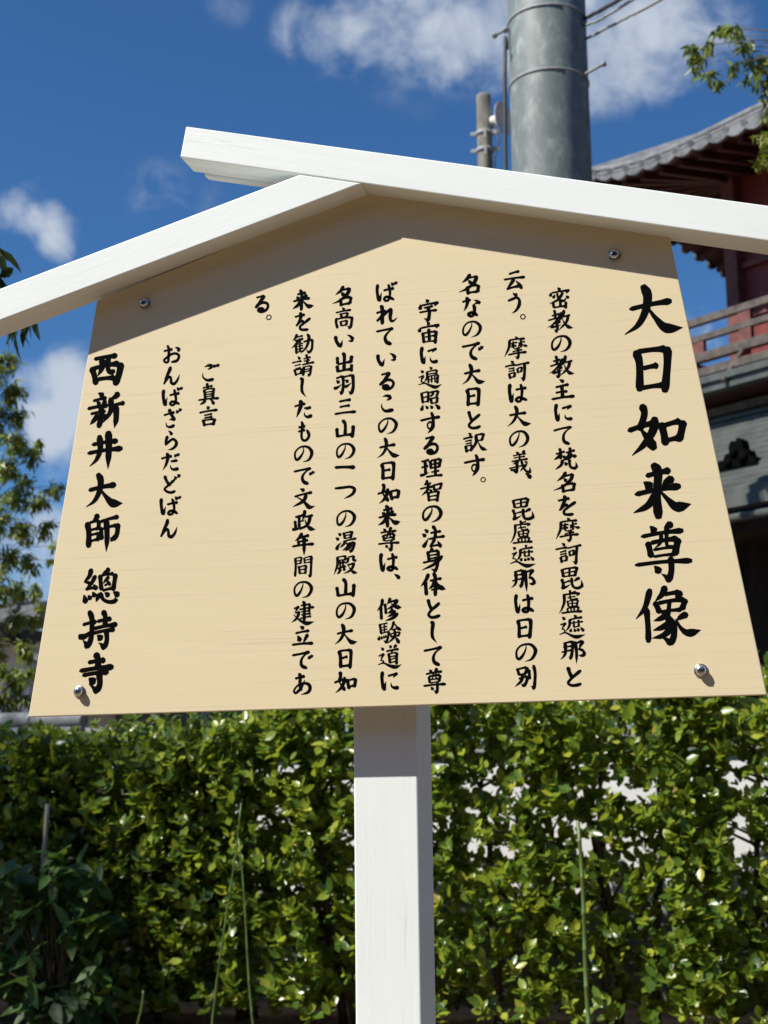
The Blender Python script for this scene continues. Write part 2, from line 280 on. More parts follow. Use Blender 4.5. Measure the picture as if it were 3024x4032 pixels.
GLYPHS = """
大|h10 48 78 33;p33 3 40 22 38 50 24 79 2 98;q40 46 54 66 72 86 99 85
日|v7 14 17 40 17 95;h10 14 84 8;v88 6 89 40 82 97;h26 50 64 43;h22 90 80 84
如|v26 4 30 20 24 50;d24 50 36 66 48 86;p48 28 44 52 30 78 9 98;h2 52 52 36;v60 38 63 60 67 79;h62 41 92 34;v95 34 94 52 89 71;h67 71 88 66
来|h23 24 62 16;d19 34 30 45;p66 27 50 42;h5 57 79 42;v35 4 43 20 42 60 43 97;p40 54 25 75 2 89;q47 52 60 66 74 78 99 73
尊|d27 8 36 18;p63 2 50 17;h12 25 82 15;v25 35 30 58;h28 35 73 28;v75 29 70 54;p46 22 44 36 36 44*.6;v55 20 57 40 66 42*.6;h33 48 70 43*.7;h33 59 70 53*.7;h2 71 97 64;v62 60 63 80 60 97;t60 97 46 86;d35 75 43 84
像|p25 7 17 36 2 56;v19 40 21 70 22 94;p47 2 42 14 32 25;h45 14 66 10;p69 9 62 24;v33 28 38 44;h36 28 75 22;v77 22 71 40;v53 26 52 42*.7;h38 44 70 40*.8;p52 43 42 54 30 58;v47 50 59 64 60 82 56 97;t56 97 41 86;p55 58 44 69 29 75;p58 69 44 82 28 88;p79 48 63 58;q62 57 70 70 80 81 99 75
密|d41 2 52 13;d9 26 6 42;h12 27 90 16;p96 14 82 30;d28 34 20 52;p64 30 40 58 3 78;e39 28 46 52 62 62 76 60 79 48;d57 24 66 34;d80 40 92 50;v55 62 55 88;v21 74 23 95;h24 94 78 86;v81 68 80 97
教|v27 4 31 22 30 40;h17 27 44 19;h4 48 54 34;p53 14 42 40 22 66 2 80;h26 58 48 51;p49 51 40 63;v36 62 40 78 36 97;t36 97 26 88;t15 77 54 64;p64 3 60 28 47 48;h60 32 88 24;p80 28 72 56 44 88;q58 40 66 58 80 76 99 80
の|m50 12 48 34 34 66 16 84 5 72 5 40 24 14 50 4 76 9 94 32 93 58 76 84 46 97
主|d38 3 51 15;h20 40 73 25;h20 65 69 57;v46 30 48 60 48 86;h2 95 97 82
に|v9 3 5 40 14 94;t16 97 22 78 27 52;h40 26 90 12;p90 10 68 33*.8;b55 62 60 78 76 87 96 84
て|h3 25 50 14 94 6;b94 7 66 28 52 54 58 80 82 93
梵|h9 30 47 20;v27 6 31 26 30 50;p29 30 20 42 3 55;d38 36 46 45;h52 24 87 14;v66 2 70 22 70 48;p69 26 60 40 46 50;q72 25 82 36 99 37;p37 57 32 76 7 97;h38 57 66 50;v67 52 66 72 72 86 88 91 96 84;t96 88 92 62;d46 66 55 76
名|p56 3 42 25 18 44;h46 22 86 13;p89 12 74 42 40 72 2 88;d46 32 58 46;v42 62 46 97;h46 64 90 54;v95 54 90 86;h47 92 88 85
を|h4 25 62 14;p36 3 40 20 28 48 10 74;e12 72 34 52 50 48 56 70*.8;c95 32 66 50 36 74 38 90 60 94 84 90
摩|d46 1 54 10;h22 17 86 10;p22 16 20 50 2 89;h29 33 53 27*.8;v38 24 39 52*.8;p38 34 28 50*.7;d42 36 48 44*.7;h57 31 86 23*.8;v69 18 70 48*.8;p68 32 58 47*.7;q73 31 82 39 99 41*.8;h42 56 66 50*.8;h34 67 74 59*.8;h16 80 92 69;v57 53 61 78 57 96;t57 97 45 89
訶|d26 3 35 12;h2 32 44 22;h17 44 40 37*.8;h18 56 41 49*.8;v19 66 24 90;h21 66 42 60*.8;v43 61 40 82;h24 85 40 80*.8;h45 25 97 10;v52 40 56 62*.9;h54 39 69 34*.8;v71 34 68 56*.9;h56 60 68 55*.8;v81 16 81 50 78 96;t78 97 65 84
毘|v9 12 16 46;h12 13 72 5;v76 5 68 40;v42 9 43 44*.8;h20 29 68 21*.7;h18 46 66 39*.8;v8 55 15 78 13 94;h19 72 44 63*.8;t8 96 46 78;p86 50 60 66;v52 50 53 76 62 91 80 94 97 86;t97 90 92 60
盧|v47 1 49 18;h52 10 72 5*.8;p23 17 23 50 14 80 2 97;h25 20 84 13;p87 12 76 25;h36 33 70 27*.7;v48 22 50 37 64 40 80 36*.7;v38 46 41 70*.8;h40 47 80 41*.7;v82 40 76 67*.8;v58 44 58 68*.7;h42 58 78 54*.6;h41 70 76 66*.7;v36 77 40 93*.8;h38 77 82 71*.7;v84 71 80 90*.8;v52 76 53 92*.6;v66 74 66 90*.6;h12 97 97 90
遮|d11 12 21 22;h5 43 24 36*.8;p25 36 10 62*.8;c10 62 22 66 20 76*.6;q2 86 24 78 48 90 68 96 99 86;d56 2 64 10;h39 23 86 13;p40 22 38 50 25 72;h44 38 88 30*.8;v55 28 56 54*.8;v73 24 73 52*.8;h56 54 73 49*.7;d46 60 41 74;d56 61 60 73;d67 59 73 70;d79 54 90 71
那|h12 14 46 6;v50 5 50 40 44 78;t44 78 34 70;p20 14 22 50 16 68 2 82;h12 31 46 24*.8;h6 52 46 42*.8;n61 7 65 50 66 99;h64 13 88 5;p93 4 76 36;e76 36 90 42 97 56 90 65 76 64
と|v7 4 18 32 34 56;c92 20 64 38 28 62 9 82 30 95 66 94 96 86
云|h25 17 72 5;h2 47 97 33;p50 44 34 70 18 92;h16 96 70 80;d58 54 72 72 84 94
う|b40 4 54 11 72 13;e4 40 40 32 72 27 92 38 90 62 66 84 32 98
。|o50 50 42
は|v8 4 5 40 14 94;t15 97 22 74 28 50;h38 33 93 22;c65 3 71 30 71 60 66 88 50 93 41 84 54 74 74 76 96 88
義|d34 9 43 17;p72 2 60 15;h20 25 76 15*.8;h24 36 72 27*.7;h14 51 86 37*.9;v50 17 50 46*.8;p46 51 20 61*.8;h3 78 82 63*.8;v37 58 39 76 36 97;t36 97 19 88;t12 86 48 74*.8;c58 46 64 70 78 88 94 95;t94 96 95 72;p77 67 52 91*.7;d70 48 82 56*.8
、|d5 5 50 40 92 92
別|v13 17 21 42;h16 18 53 11;v58 11 50 36;h21 42 50 36;h20 58 54 48;v57 48 53 70 42 86;t42 87 31 78;p38 42 30 66 3 90;v67 20 69 58;v86 3 93 40 88 97;t88 98 73 85
な|h4 28 48 16;p27 4 32 24 24 50 12 72;b66 18 82 22 96 34;p94 32 78 34 64 42*.6;c64 40 70 62 66 86 54 96 38 92 40 82 58 80 84 92
で|h3 26 46 16 84 7;b84 8 58 28 45 54 50 80 72 92;d80 30 86 42;d90 23 97 35
訳|d24 4 33 14;h2 34 40 23;h12 47 36 40*.8;h13 59 36 52*.8;v11 68 17 97;h13 70 37 64*.8;v38 64 34 90;h18 91 34 87*.8;h51 15 82 7;v85 6 78 40;h54 45 78 38*.8;p52 15 54 50 32 97;q62 46 70 66 80 80 99 86
す|h2 40 97 24;e56 3 64 24 65 52 60 74 40 98*1.1;c62 52 48 46 38 58 42 74 56 74 63 62*.6
宇|d38 2 48 13;d10 26 7 46;h14 29 90 16;p97 12 80 32;h28 40 70 31*.9;h5 62 90 49;v47 38 54 62 49 97;t48 98 28 87
宙|d40 2 52 12;d10 26 5 46;h13 29 90 14;p97 11 82 30;v20 50 27 96;h24 52 82 43;v86 42 80 98;v50 32 53 86;h32 70 78 63*.8;h32 91 78 86*.8
遍|d12 17 22 28;h3 52 24 43*.8;p24 43 12 72*.8;c12 70 24 74 22 80*.6;q2 87 26 79 50 90 74 96 99 83;d48 2 58 10;h40 24 78 14*.8;v79 15 76 31*.8;h40 36 77 29*.7;p39 23 38 50 26 76*.9;v43 47 44 76*.8;h44 46 82 37*.7;v84 37 80 78;v57 45 57 74*.6;v70 41 70 74*.6;h45 61 80 55*.6
照|v8 15 14 62;h11 16 40 10*.9;v43 10 39 58;h15 37 38 32*.8;h15 59 38 54*.8;h50 13 88 6;v92 5 86 24 80 30;p66 13 60 26 48 34;v54 40 60 66;h57 42 86 36*.9;v89 35 84 62;h60 65 84 60*.8;d16 72 7 97*1.1;d28 75 40 88;d52 73 63 86;d76 68 96 88*1.2
る|h12 17 66 7;p70 6 46 32 6 74;c6 72 34 52 62 44 88 50 95 68 80 88 50 96 30 90 32 80 52 78 66 88
理|h7 22 40 13;h9 50 37 42;v24 20 26 84;t3 91 42 73;v45 19 50 55;h48 18 88 9;v92 8 84 48;h50 37 84 29*.8;h50 54 84 46*.8;v67 15 68 92;h50 75 84 66*.8;h28 97 98 88
智|p33 3 27 16 17 28;h22 24 50 16*.9;h2 43 55 31;p38 20 32 48 7 72;d41 44 51 54;v58 25 64 48;h60 26 92 17;v96 16 88 42;h64 46 88 41*.8;v36 58 40 96;h38 60 78 53*.9;v81 52 75 98;h42 76 74 71*.8;h42 94 74 89*.8
法|d13 18 27 31;d3 38 17 50;t9 95 18 78 29 56*1.2;h39 34 83 26;v49 3 60 24 58 58;h32 60 98 48;p57 60 46 78 34 92;h35 95 78 85;d68 70 82 96
身|p53 2 42 17;v30 16 36 58;h33 18 76 11;v78 11 77 60 66 97;t66 98 43 85;h38 31 72 27*.8;h38 45 72 40*.8;h6 62 76 50;p97 33 62 66 2 92
体|p30 6 22 32 2 61;v20 38 25 95;h37 36 82 25;v51 3 58 24 58 98;p56 34 48 54 33 70;q61 32 68 48 80 62 99 70;h42 73 72 66*.9
し|n18 3 44 10 36 45 42 72 94 98
ば|v6 16 4 48 12 96;t13 97 19 76 25 54;h34 44 84 34;c58 16 64 40 66 68 60 90 46 96 38 88 48 78 66 80 84 90;d72 6 82 18;d88 3 97 12
れ|v25 3 32 22 31 97;h4 43 42 30;p44 28 28 56 5 82;e6 82 36 52 64 24 72 28 67 60 72 80 84 80 99 64
い|v6 16 11 56 27 94;t28 98 36 72 42 46;b67 4 84 16 96 38;p96 42 88 52 72 52*.7
こ|b14 9 44 5 76 12;p80 14 62 26 42 31*.8;b8 52 8 74 36 94 94 88
修|p24 8 18 34 2 57;v17 40 19 92;v34 28 37 70*.9;p54 2 48 18 40 30;h50 20 80 12;p83 11 66 34 40 52;q57 26 72 38 99 44;p66 50 56 60 42 67;p74 58 62 72 42 82;p83 67 66 86 34 98
験|v12 12 17 56;h14 14 42 9*.8;h18 27 40 23*.7;h18 39 40 35*.7;v29 14 30 50*.7;h18 53 45 46*.8;v47 46 44 74 36 96;t36 96 26 86;d9 66 5 84;d17 66 18 79*.8;d25 64 28 76*.8;d33 62 38 72*.8;p68 2 60 26 44 45;q70 10 82 30 99 40;h58 39 78 33*.8;v54 54 58 72*.8;h57 55 88 48*.8;v91 48 85 66*.8;h58 69 84 64*.8;p70 38 70 68 42 98;d72 68 88 96*1.2
道|d14 14 25 24;h4 50 26 40*.8;p27 39 13 67*.8;c13 66 25 70 23 78*.6;q2 86 24 79 50 90 76 96 99 84;d47 5 56 13;p78 2 66 15;h36 28 88 18;p63 22 56 36*.8;v46 38 52 79;h49 40 78 34*.8;v80 34 77 84;h52 52 76 48*.7;h52 63 76 58*.7;h52 77 76 72*.7
高|d40 2 51 12;h4 25 88 13;v32 30 37 48;h34 32 68 27*.8;v70 26 65 44;h37 48 64 43*.8;v9 50 7 70 13 96;h12 54 90 46;v94 45 90 76 84 97;t84 98 67 86;v32 66 36 86*.9;h34 68 64 62*.8;v67 61 62 82*.9;h36 86 62 81*.8
出|v42 4 49 24 48 86;v8 26 11 58;h11 60 86 47;v92 18 86 50;v6 68 12 96;h12 95 88 84;v93 60 90 94
羽|h11 21 40 11;v45 9 47 60 39 96;t39 97 25 86;d13 33 26 43;t3 70 18 66 40 50;h52 14 88 6;v94 4 96 60 88 96;t88 97 71 84;d57 30 70 40;t55 63 66 58 88 42
三|h24 18 74 6;h26 53 70 42;h2 95 98 80
山|v37 4 50 28 49 86;v5 50 8 72 11 96;h10 95 84 82;v93 34 90 66 86 97
一|h3 54 97 46*1.2
つ|e3 22 46 14 76 8 95 28 84 66 46 98
湯|d14 12 25 22;d2 32 16 42;t7 88 14 72 28 54*1.2;v40 11 46 38;h42 12 76 5*.9;v80 4 73 34;h46 23 73 19*.7;h46 36 73 31*.7;h37 51 98 36;p51 48 40 64 23 78;h52 62 86 54*.9;v89 54 86 76 74 97;t74 98 62 89;p64 62 54 78 34 92;p76 60 68 78 48 95*.9
殿|h20 13 48 6*.9;v50 5 47 27*.9;h22 28 47 23*.8;p17 11 17 50 2 97;h23 42 49 35*.8;v28 32 30 60*.8;v39 29 40 57*.8;h17 67 50 57*.9;p29 67 24 82 15 92;d40 62 47 74;p59 14 58 32 50 43;h60 13 82 6*.9;v84 6 82 22 93 29;h56 51 82 42;p85 40 72 72 42 92;q62 54 72 72 82 84 99 87
勧|p27 3 20 22 8 36;h24 19 52 11;h16 36 54 24;p34 30 24 52 2 70;v20 48 24 97;h25 53 54 46*.7;h25 65 54 58*.7;h25 77 54 70*.7;h24 92 58 84*.8;v40 36 41 88*.8;d38 22 44 34*.8;h56 41 92 28;v96 27 94 70 82 93;t82 94 69 80;p76 3 80 20 70 62 45 98
請|d27 13 37 22;h2 42 44 31;h14 55 40 48*.8;h16 67 40 60*.8;v13 71 20 96;h16 73 43 67*.8;v45 67 40 90;h20 92 40 87*.8;h52 22 83 13*.9;h53 34 80 27*.8;v64 2 69 20 69 46;h46 49 98 37;v53 58 54 78 51 97;h54 60 82 53*.8;v86 52 84 78 78 97;t78 98 69 89;h56 71 82 65*.7;h56 82 82 76*.7
た|h3 35 60 20;p34 3 39 24 28 62 13 95*1.1;h56 46 90 40;p92 40 66 54*.7;b54 68 58 84 74 91 97 85
も|c36 3 42 20 34 60 36 84 56 96 80 88 95 68 78 42;h10 32 62 22;h6 52 60 44*.9
文|d34 4 49 14;h7 42 84 22;p60 34 46 64 2 94;q20 46 36 56 56 78 74 96 99 89
政|h14 35 48 25;v31 32 32 82;h34 57 48 51*.8;v14 54 16 86;t3 95 54 76;p55 3 52 30 43 50;h56 33 88 25;p78 28 66 68 33 96;q55 48 62 68 76 88 99 92
年|p44 3 32 24 14 36;h37 23 76 13;v28 36 31 60*.9;h32 41 72 34*.9;h2 61 98 50;n54 18 55 60 54 99
間|v7 12 8 50 6 95;h10 13 40 8*.8;v42 8 37 38*.8;h12 26 37 22*.7;h12 40 37 35*.7;v57 11 60 35*.8;h58 11 92 4*.8;v96 3 95 60 90 96;t90 97 77 87;h60 22 90 17*.7;h60 35 90 30*.7;v27 50 32 84*.9;h30 52 65 46*.8;v68 46 63 82*.9;h32 66 62 62*.7;h32 83 62 79*.7
建|h12 33 32 25*.9;p33 24 18 48*.9;h17 52 34 46*.8;p35 45 24 72 2 91;q11 58 32 80 56 92 72 96 99 87;v51 3 56 20 56 84;h42 22 78 15*.9;v80 14 76 46*.9;h36 37 95 27*.9;h43 48 76 42*.7;h42 60 82 53*.8;h38 74 84 66*.8
立|d41 3 55 14;h19 40 82 25;d29 50 40 76*1.2;p74 42 66 64 54 86;h2 95 98 86
あ|h12 27 66 17;v36 3 42 20 38 50 46 78;m66 34 52 62 28 84 12 90 7 78 24 58 54 46 84 50 96 68 84 86 44 98
ご|b14 18 40 10 60 14;p62 16 46 28 30 32*.8;b6 54 6 76 30 95 68 90;d68 6 78 18;d86 3 97 14
真|h24 22 68 12;v43 2 49 26;v29 28 35 72;h32 31 70 23*.8;v75 22 70 68;h36 42 68 36*.7;h36 53 68 47*.7;h36 63 68 58*.7;h2 77 98 68;p36 76 28 88 10 98;d58 76 66 80 76 95
言|d41 2 53 12;h2 33 97 17;h28 46 68 38*.9;h28 59 68 51*.9;v21 68 31 98;h25 71 80 63*.9;v84 62 75 92;h32 94 74 88*.9
お|h4 33 54 22;c27 3 34 24 33 70 30 90 16 95 6 84 24 66 52 48 78 46 94 60 82 84 52 93;b72 14 86 16 96 28;p96 30 84 34*.7
ん|p45 3 38 26 20 62 6 95*1.1;e6 94 22 70 40 56 47 66 50 88 66 93 84 76 98 42
ざ|h3 35 62 21;v33 5 42 26 64 60;p64 60 48 56 32 60*.7;b16 74 18 88 36 96 62 88;d72 10 80 22;d87 3 97 13
ら|b32 3 46 10 60 22;p24 30 14 50 5 76;e8 74 38 56 68 46 93 58 88 78 64 92 26 99
だ|h2 32 60 20;p34 3 39 24 28 62 12 95*1.1;h54 48 84 42;p90 42 64 54*.7;b52 68 56 84 70 92 95 86;d74 10 84 20;d88 4 97 14
ど|v7 10 20 40 40 60;c66 30 48 46 24 62 5 80 24 95 50 97 72 88;d66 12 76 26;d84 2 97 14
西|h12 19 78 6;p35 18 36 44 23 72;v54 14 53 48 60 58 72 56*.85;v5 46 12 70 17 96;h8 48 84 31;v92 32 86 66 74 97*1.1;h22 82 72 76
新|d31 3 44 13;h17 25 52 17*.9;d27 26 34 36*.8;p49 24 40 38*.8;h2 47 55 38;h10 61 50 52*.9;v37 40 38 66 32 96;p31 64 22 76 10 90*1.1;d42 62 51 70;p84 4 76 12 62 19*1.1;p63 18 62 54 40 87;h64 39 97 31;n77 38 78 70 75 99*1.1
井|h14 37 84 25;h2 60 97 47;p36 13 37 48 28 76 8 93;n60 4 61 40 58 99*1.1
師|p36 3 30 14 18 24;v5 24 9 50 8 86*1.1;h10 24 38 19*.9;v40 20 37 40*.9;h14 42 36 38*.8;h14 56 38 51*.8;v40 51 36 70*.9;h14 72 36 67*.8;h44 21 97 9;v46 38 47 66*.9;h50 38 92 30*.9;v95 29 92 54 80 67;t80 68 72 62;n62 16 64 60 61 99*1.1
總|p26 5 20 24 4 40;d5 41 22 42*.7;p37 23 24 44 8 62;h8 62 38 54;d31 48 38 60;d4 76 8 97*1.1;d16 76 22 87;d28 70 34 80;p72 2 66 10 56 18;v48 21 52 62;h52 22 84 17*.9;v90 17 84 62;p72 26 58 46*.7;d62 32 75 48*.7;h53 62 83 57*.9;p62 50 74 40*.5;p46 74 42 84 36 94;c50 70 58 88 74 96 92 92*1.1;t92 92 88 82;d61 70 71 78;d84 67 97 78*1.2
持|h11 38 45 30;v29 4 34 24 33 70 24 95;t24 96 12 78;t3 68 18 66 43 45;h49 31 83 22;v64 3 68 20 66 44;h38 49 97 37;h37 60 92 50;v71 52 72 78 65 98;t65 98 51 84;d49 64 57 77*1.2
寺|h27 26 75 19;v48 3 54 20 53 40;h2 46 97 35;h12 59 83 49;v58 52 60 78 51 97;t51 98 33 82;d30 64 44 76*1.2
"""
COLUMNS = [
  (76.5, 0.12, '大3446 17218 4224 17148 3418 16508 4191 16446|日3536 16369 4035 16330 3509 15727 4006 15692|如3417 15581 4172 15529 3389 14882 4139 14837|来3462 14798 4228 14752 3431 14034 4192 13996|尊3448 14012 4197 13975 3415 13213 4159 13184|像3413 13169 4263 13136 3382 12409 4226 12384'),
  (30.0, 0.14, '密2448 17268 2729 17243 2438 16960 2719 16936|教2415 16955 2767 16925 2405 16634 2756 16606|の2460 16588 2720 16567 2452 16353 2712 16333|教2418 16317 2766 16290 2408 16001 2755 15976|主2434 15988 2752 15965 2425 15697 2742 15675|に2474 15643 2716 15626 2466 15404 2708 15389|て2440 15345 2705 15328 2432 15084 2697 15067|梵2439 15056 2757 15037 2429 14744 2746 14725|名2425 14727 2722 14710 2415 14439 2712 14423|を2470 14405 2718 14391 2461 14130 2709 14118|摩2434 14107 2761 14091 2424 13789 2750 13774|訶2423 13777 2770 13761 2414 13490 2760 13476|毘2473 13464 2767 13452 2463 13162 2757 13151|盧2445 13154 2754 13142 2435 12845 2743 12834|遮2442 12834 2787 12822 2432 12534 2776 12524|那2444 12504 2763 12494 2434 12196 2752 12187|と2522 12161 2711 12156 2514 11908 2702 11904'),
  (31.2, 0.14, '云1834 17554 2137 17526 1827 17285 2129 17258|う1890 17249 2060 17234 1882 16939 2052 16925|。2040 16930 2133 16922 2037 16839 2130 16831'),
  (30.7, 0.14, '摩1824 16628 2148 16602 1815 16307 2139 16283|訶1815 16291 2155 16265 1807 16011 2146 15986|は1864 15965 2118 15946 1857 15703 2111 15685|大1836 15663 2163 15641 1829 15375 2155 15354|の1859 15317 2117 15300 1853 15081 2110 15065|義1839 15054 2141 15035 1830 14735 2132 14718|、2054 14728 2136 14723 2052 14657 2134 14653'),
  (30.1, 0.14, '毘1859 14410 2158 14394 1851 14105 2149 14090|盧1831 14101 2138 14086 1822 13789 2129 13775|遮1827 13781 2169 13766 1820 13486 2160 13472|那1829 13458 2145 13444 1821 13152 2135 13140|は1870 13123 2129 13113 1863 12871 2122 12862|日1885 12813 2094 12806 1878 12539 2086 12533|の1867 12477 2133 12469 1860 12236 2125 12229|別1841 12203 2132 12196 1832 11884 2123 11878'),
  (31.3, 0.14, '名1213 17571 1507 17544 1207 17268 1500 17242|な1250 17240 1512 17217 1244 16951 1505 16929|の1256 16891 1515 16870 1251 16652 1509 16631|で1233 16596 1532 16572 1228 16333 1525 16311|大1234 16290 1559 16266 1228 15996 1552 15973|日1280 15962 1482 15947 1274 15692 1476 15678|と1301 15627 1480 15615 1296 15380 1474 15369|訳1226 15338 1564 15316 1220 15057 1557 15037|す1235 15035 1525 15018 1228 14729 1518 14712|。1446 14719 1535 14714 1444 14627 1533 14622'),
  (31.4, 0.14, '宇647 17253 931 17228 642 16935 925 16912|宙640 16927 938 16902 635 16619 932 16596|に667 16572 910 16553 663 16326 906 16308|遍624 16291 961 16265 620 15998 956 15974|照648 15967 927 15947 643 15668 922 15649|す638 15658 927 15639 633 15352 922 15333|る686 15324 892 15311 682 15065 887 15052|理628 15026 947 15007 624 14750 942 14732|智628 14722 942 14704 623 14415 936 14398|の659 14360 921 14347 655 14131 917 14118|法641 14093 957 14078 636 13790 952 13775|身636 13790 924 13777 631 13463 918 13451|体614 13456 963 13442 609 13142 957 13129|と703 13101 880 13094 699 12847 876 12841|し725 12802 835 12798 720 12512 830 12509|て635 12475 902 12467 631 12214 898 12207|尊628 12195 939 12187 622 11855 932 11848'),
  (31.3, 0.14, 'ば56 17560 351 17534 53 17271 347 17245|れ41 17223 350 17197 38 16940 346 16914|て41 16900 303 16879 38 16640 299 16619|い45 16534 324 16512 43 16347 321 16326|る84 16261 293 16245 81 16005 290 15990|こ102 15932 283 15919 99 15695 280 15682|の63 15615 324 15597 60 15380 321 15363|大42 15336 365 15315 39 15046 362 15027|日84 15007 292 14994 81 14741 289 14729|如34 14705 350 14688 31 14417 347 14400|来40 14407 362 14390 37 14090 358 14074|尊34 14102 345 14087 31 13773 341 13759|は64 13746 322 13735 61 13492 318 13481|、256 13454 336 13450 255 13389 335 13386'),
  (30.5, 0.14, '修13 13149 357 13136 10 12828 353 12817|験14 12828 357 12817 11 12529 352 12519|道18 12516 348 12507 15 12206 344 12197|に62 12162 304 12156 59 11910 301 11904'),
  (32.0, 0.14, '名-584 17554 -292 17528 -585 17255 -294 17230|高-543 17241 -281 17219 -545 16926 -284 16905|い-551 16847 -277 16825 -552 16662 -279 16640|出-531 16590 -288 16571 -532 16296 -290 16278|羽-563 16277 -276 16256 -565 15986 -278 15966|三-568 15926 -247 15904 -569 15697 -249 15675|山-541 15626 -270 15608 -542 15374 -272 15357|の-535 15298 -274 15282 -537 15065 -276 15049|一-562 14986 -266 14968 -562 14929 -267 14912'),
  (31.5, 0.14, 'つ-563 14703 -269 14686 -564 14519 -270 14503'),
  (31.1, 0.14, 'の-537 14357 -275 14344 -538 14124 -277 14111|湯-556 14081 -257 14067 -558 13783 -260 13770|殿-585 13751 -241 13736 -587 13468 -244 13454|山-549 13431 -279 13420 -551 13176 -281 13166|の-547 13100 -286 13091 -548 12866 -287 12857|大-574 12817 -252 12807 -576 12530 -254 12521|日-528 12486 -324 12480 -529 12212 -326 12207|如-587 12180 -272 12172 -589 11884 -274 11878'),
  (31.3, 0.14, '来-1164 17557 -843 17528 -1164 17238 -844 17211|を-1133 17216 -890 17196 -1133 16940 -891 16920|勧-1182 16908 -860 16882 -1182 16611 -861 16586|請-1176 16611 -842 16585 -1176 16293 -843 16268|し-1064 16259 -956 16251 -1065 15978 -956 15971|た-1140 15947 -872 15928 -1141 15685 -873 15667|も-1091 15641 -913 15629 -1091 15352 -914 15341|の-1134 15296 -871 15280 -1134 15059 -872 15043|で-1154 14997 -854 14980 -1154 14741 -855 14724|文-1159 14701 -832 14683 -1159 14421 -833 14404|政-1170 14398 -833 14381 -1170 14107 -834 14091|年-1169 14083 -853 14068 -1169 13767 -854 13753|間-1141 13765 -883 13753 -1141 13464 -884 13453|の-1143 13414 -884 13403 -1143 13176 -884 13167|建-1185 13146 -846 13134 -1185 12823 -847 12812|立-1177 12808 -873 12798 -1177 12536 -874 12527|で-1174 12472 -880 12464 -1174 12216 -880 12208|あ-1156 12174 -907 12168 -1156 11871 -908 11866'),
  (32.5, 0.14, 'る-1719 17526 -1511 17507 -1718 17263 -1510 17245|。-1557 17225 -1459 17217 -1557 17130 -1459 17122'),
  (30.5, 0.14, 'ご-2498 16572 -2248 16553 -2495 16318 -2246 16300|真-2560 16292 -2238 16268 -2556 15971 -2236 15949|言-2539 15951 -2255 15932 -2535 15665 -2253 15646'),
  (30.7, 0.14, 'お-3094 16892 -2835 16871 -3089 16621 -2831 16602|ん-3091 16577 -2829 16558 -3087 16304 -2826 16285|ば-3091 16276 -2787 16254 -3086 15996 -2783 15975|ざ-3074 15961 -2803 15943 -3069 15676 -2799 15658|ら-3053 15640 -2860 15627 -3048 15350 -2855 15338|だ-3100 15317 -2825 15300 -3095 15052 -2821 15037|ど-3053 15006 -2810 14992 -3048 14734 -2806 14721|ば-3097 14697 -2791 14681 -3092 14419 -2788 14403|ん-3100 14370 -2834 14357 -3095 14100 -2830 14088'),
  (58.8, 0.14, '西-4213 16855 -3691 16815 -4201 16382 -3681 16344|新-4258 16285 -3666 16243 -4244 15743 -3654 15705|井-4236 15708 -3685 15672 -4221 15150 -3673 15119|大-4246 15090 -3659 15056 -4232 14580 -3648 14550|師-4224 14500 -3710 14474 -4209 13947 -3698 13925'),
  (57.5, 0.14, '總-4257 13729 -3697 13706 -4244 13215 -3686 13196|持-4303 13131 -3701 13110 -4288 12582 -3688 12565|寺-4279 12535 -3744 12520 -4263 11971 -3732 11959'),
]
# ------------------------------------------------------------------ the lettering (brush strokes as real flat paint on the board)
PROF = {'h': [(0, .30), (.06, .66), (.2, .62), (.5, .6), (.78, .72), (.92, 1.02), (1, .62)],
        'v': [(0, .72), (.08, 1.1), (.3, .92), (.6, .9), (.9, 1.05), (1, .72)],
        'n': [(0, .8), (.09, 1.15), (.4, .98), (.7, .92), (1, .1)],
        'p': [(0, .72), (.1, 1.12), (.4, .95), (.7, .72), (1, .12)],
        'q': [(0, .3), (.3, .62), (.52, 1.0), (.66, 1.32), (.78, 1.08), (1, .05)],
        'd': [(0, .28), (.5, .95), (.8, 1.2), (1, .75)],
        't': [(0, .9), (.2, 1.0), (1, .1)],
        'c': [(0, .68), (.08, .95), (.4, .72), (.75, .82), (.93, .95), (1, .6)],
        'e': [(0, .62), (.12, .85), (.4, .8), (.62, 1.05), (.85, .7), (1, .1)],
        'm': [(0, .25), (.08, .5), (.2, .85), (.32, .62), (.45, .5), (.58, .62), (.74, 1.05), (.87, .8), (1, .1)],
        'b': [(0, .2), (.3, .55), (.7, .95), (.9, 1.1), (1, .75)]}
def crom(P, per=7):
    P = [np.array(p, float) for p in P]
    if len(P) < 3: return P
    Q = [2 * P[0] - P[1]] + P + [2 * P[-1] - P[-2]]; out = []
    for i in range(1, len(Q) - 2):
        a, b, c, d = Q[i - 1], Q[i], Q[i + 1], Q[i + 2]
        for k in range(per):
            t = k / per
            out.append(.5 * (2 * b + (c - a) * t + (2 * a - 5 * b + 4 * c - d) * t * t + (3 * b - a - 3 * c + d) * t ** 3))
    out.append(P[-1]); return out
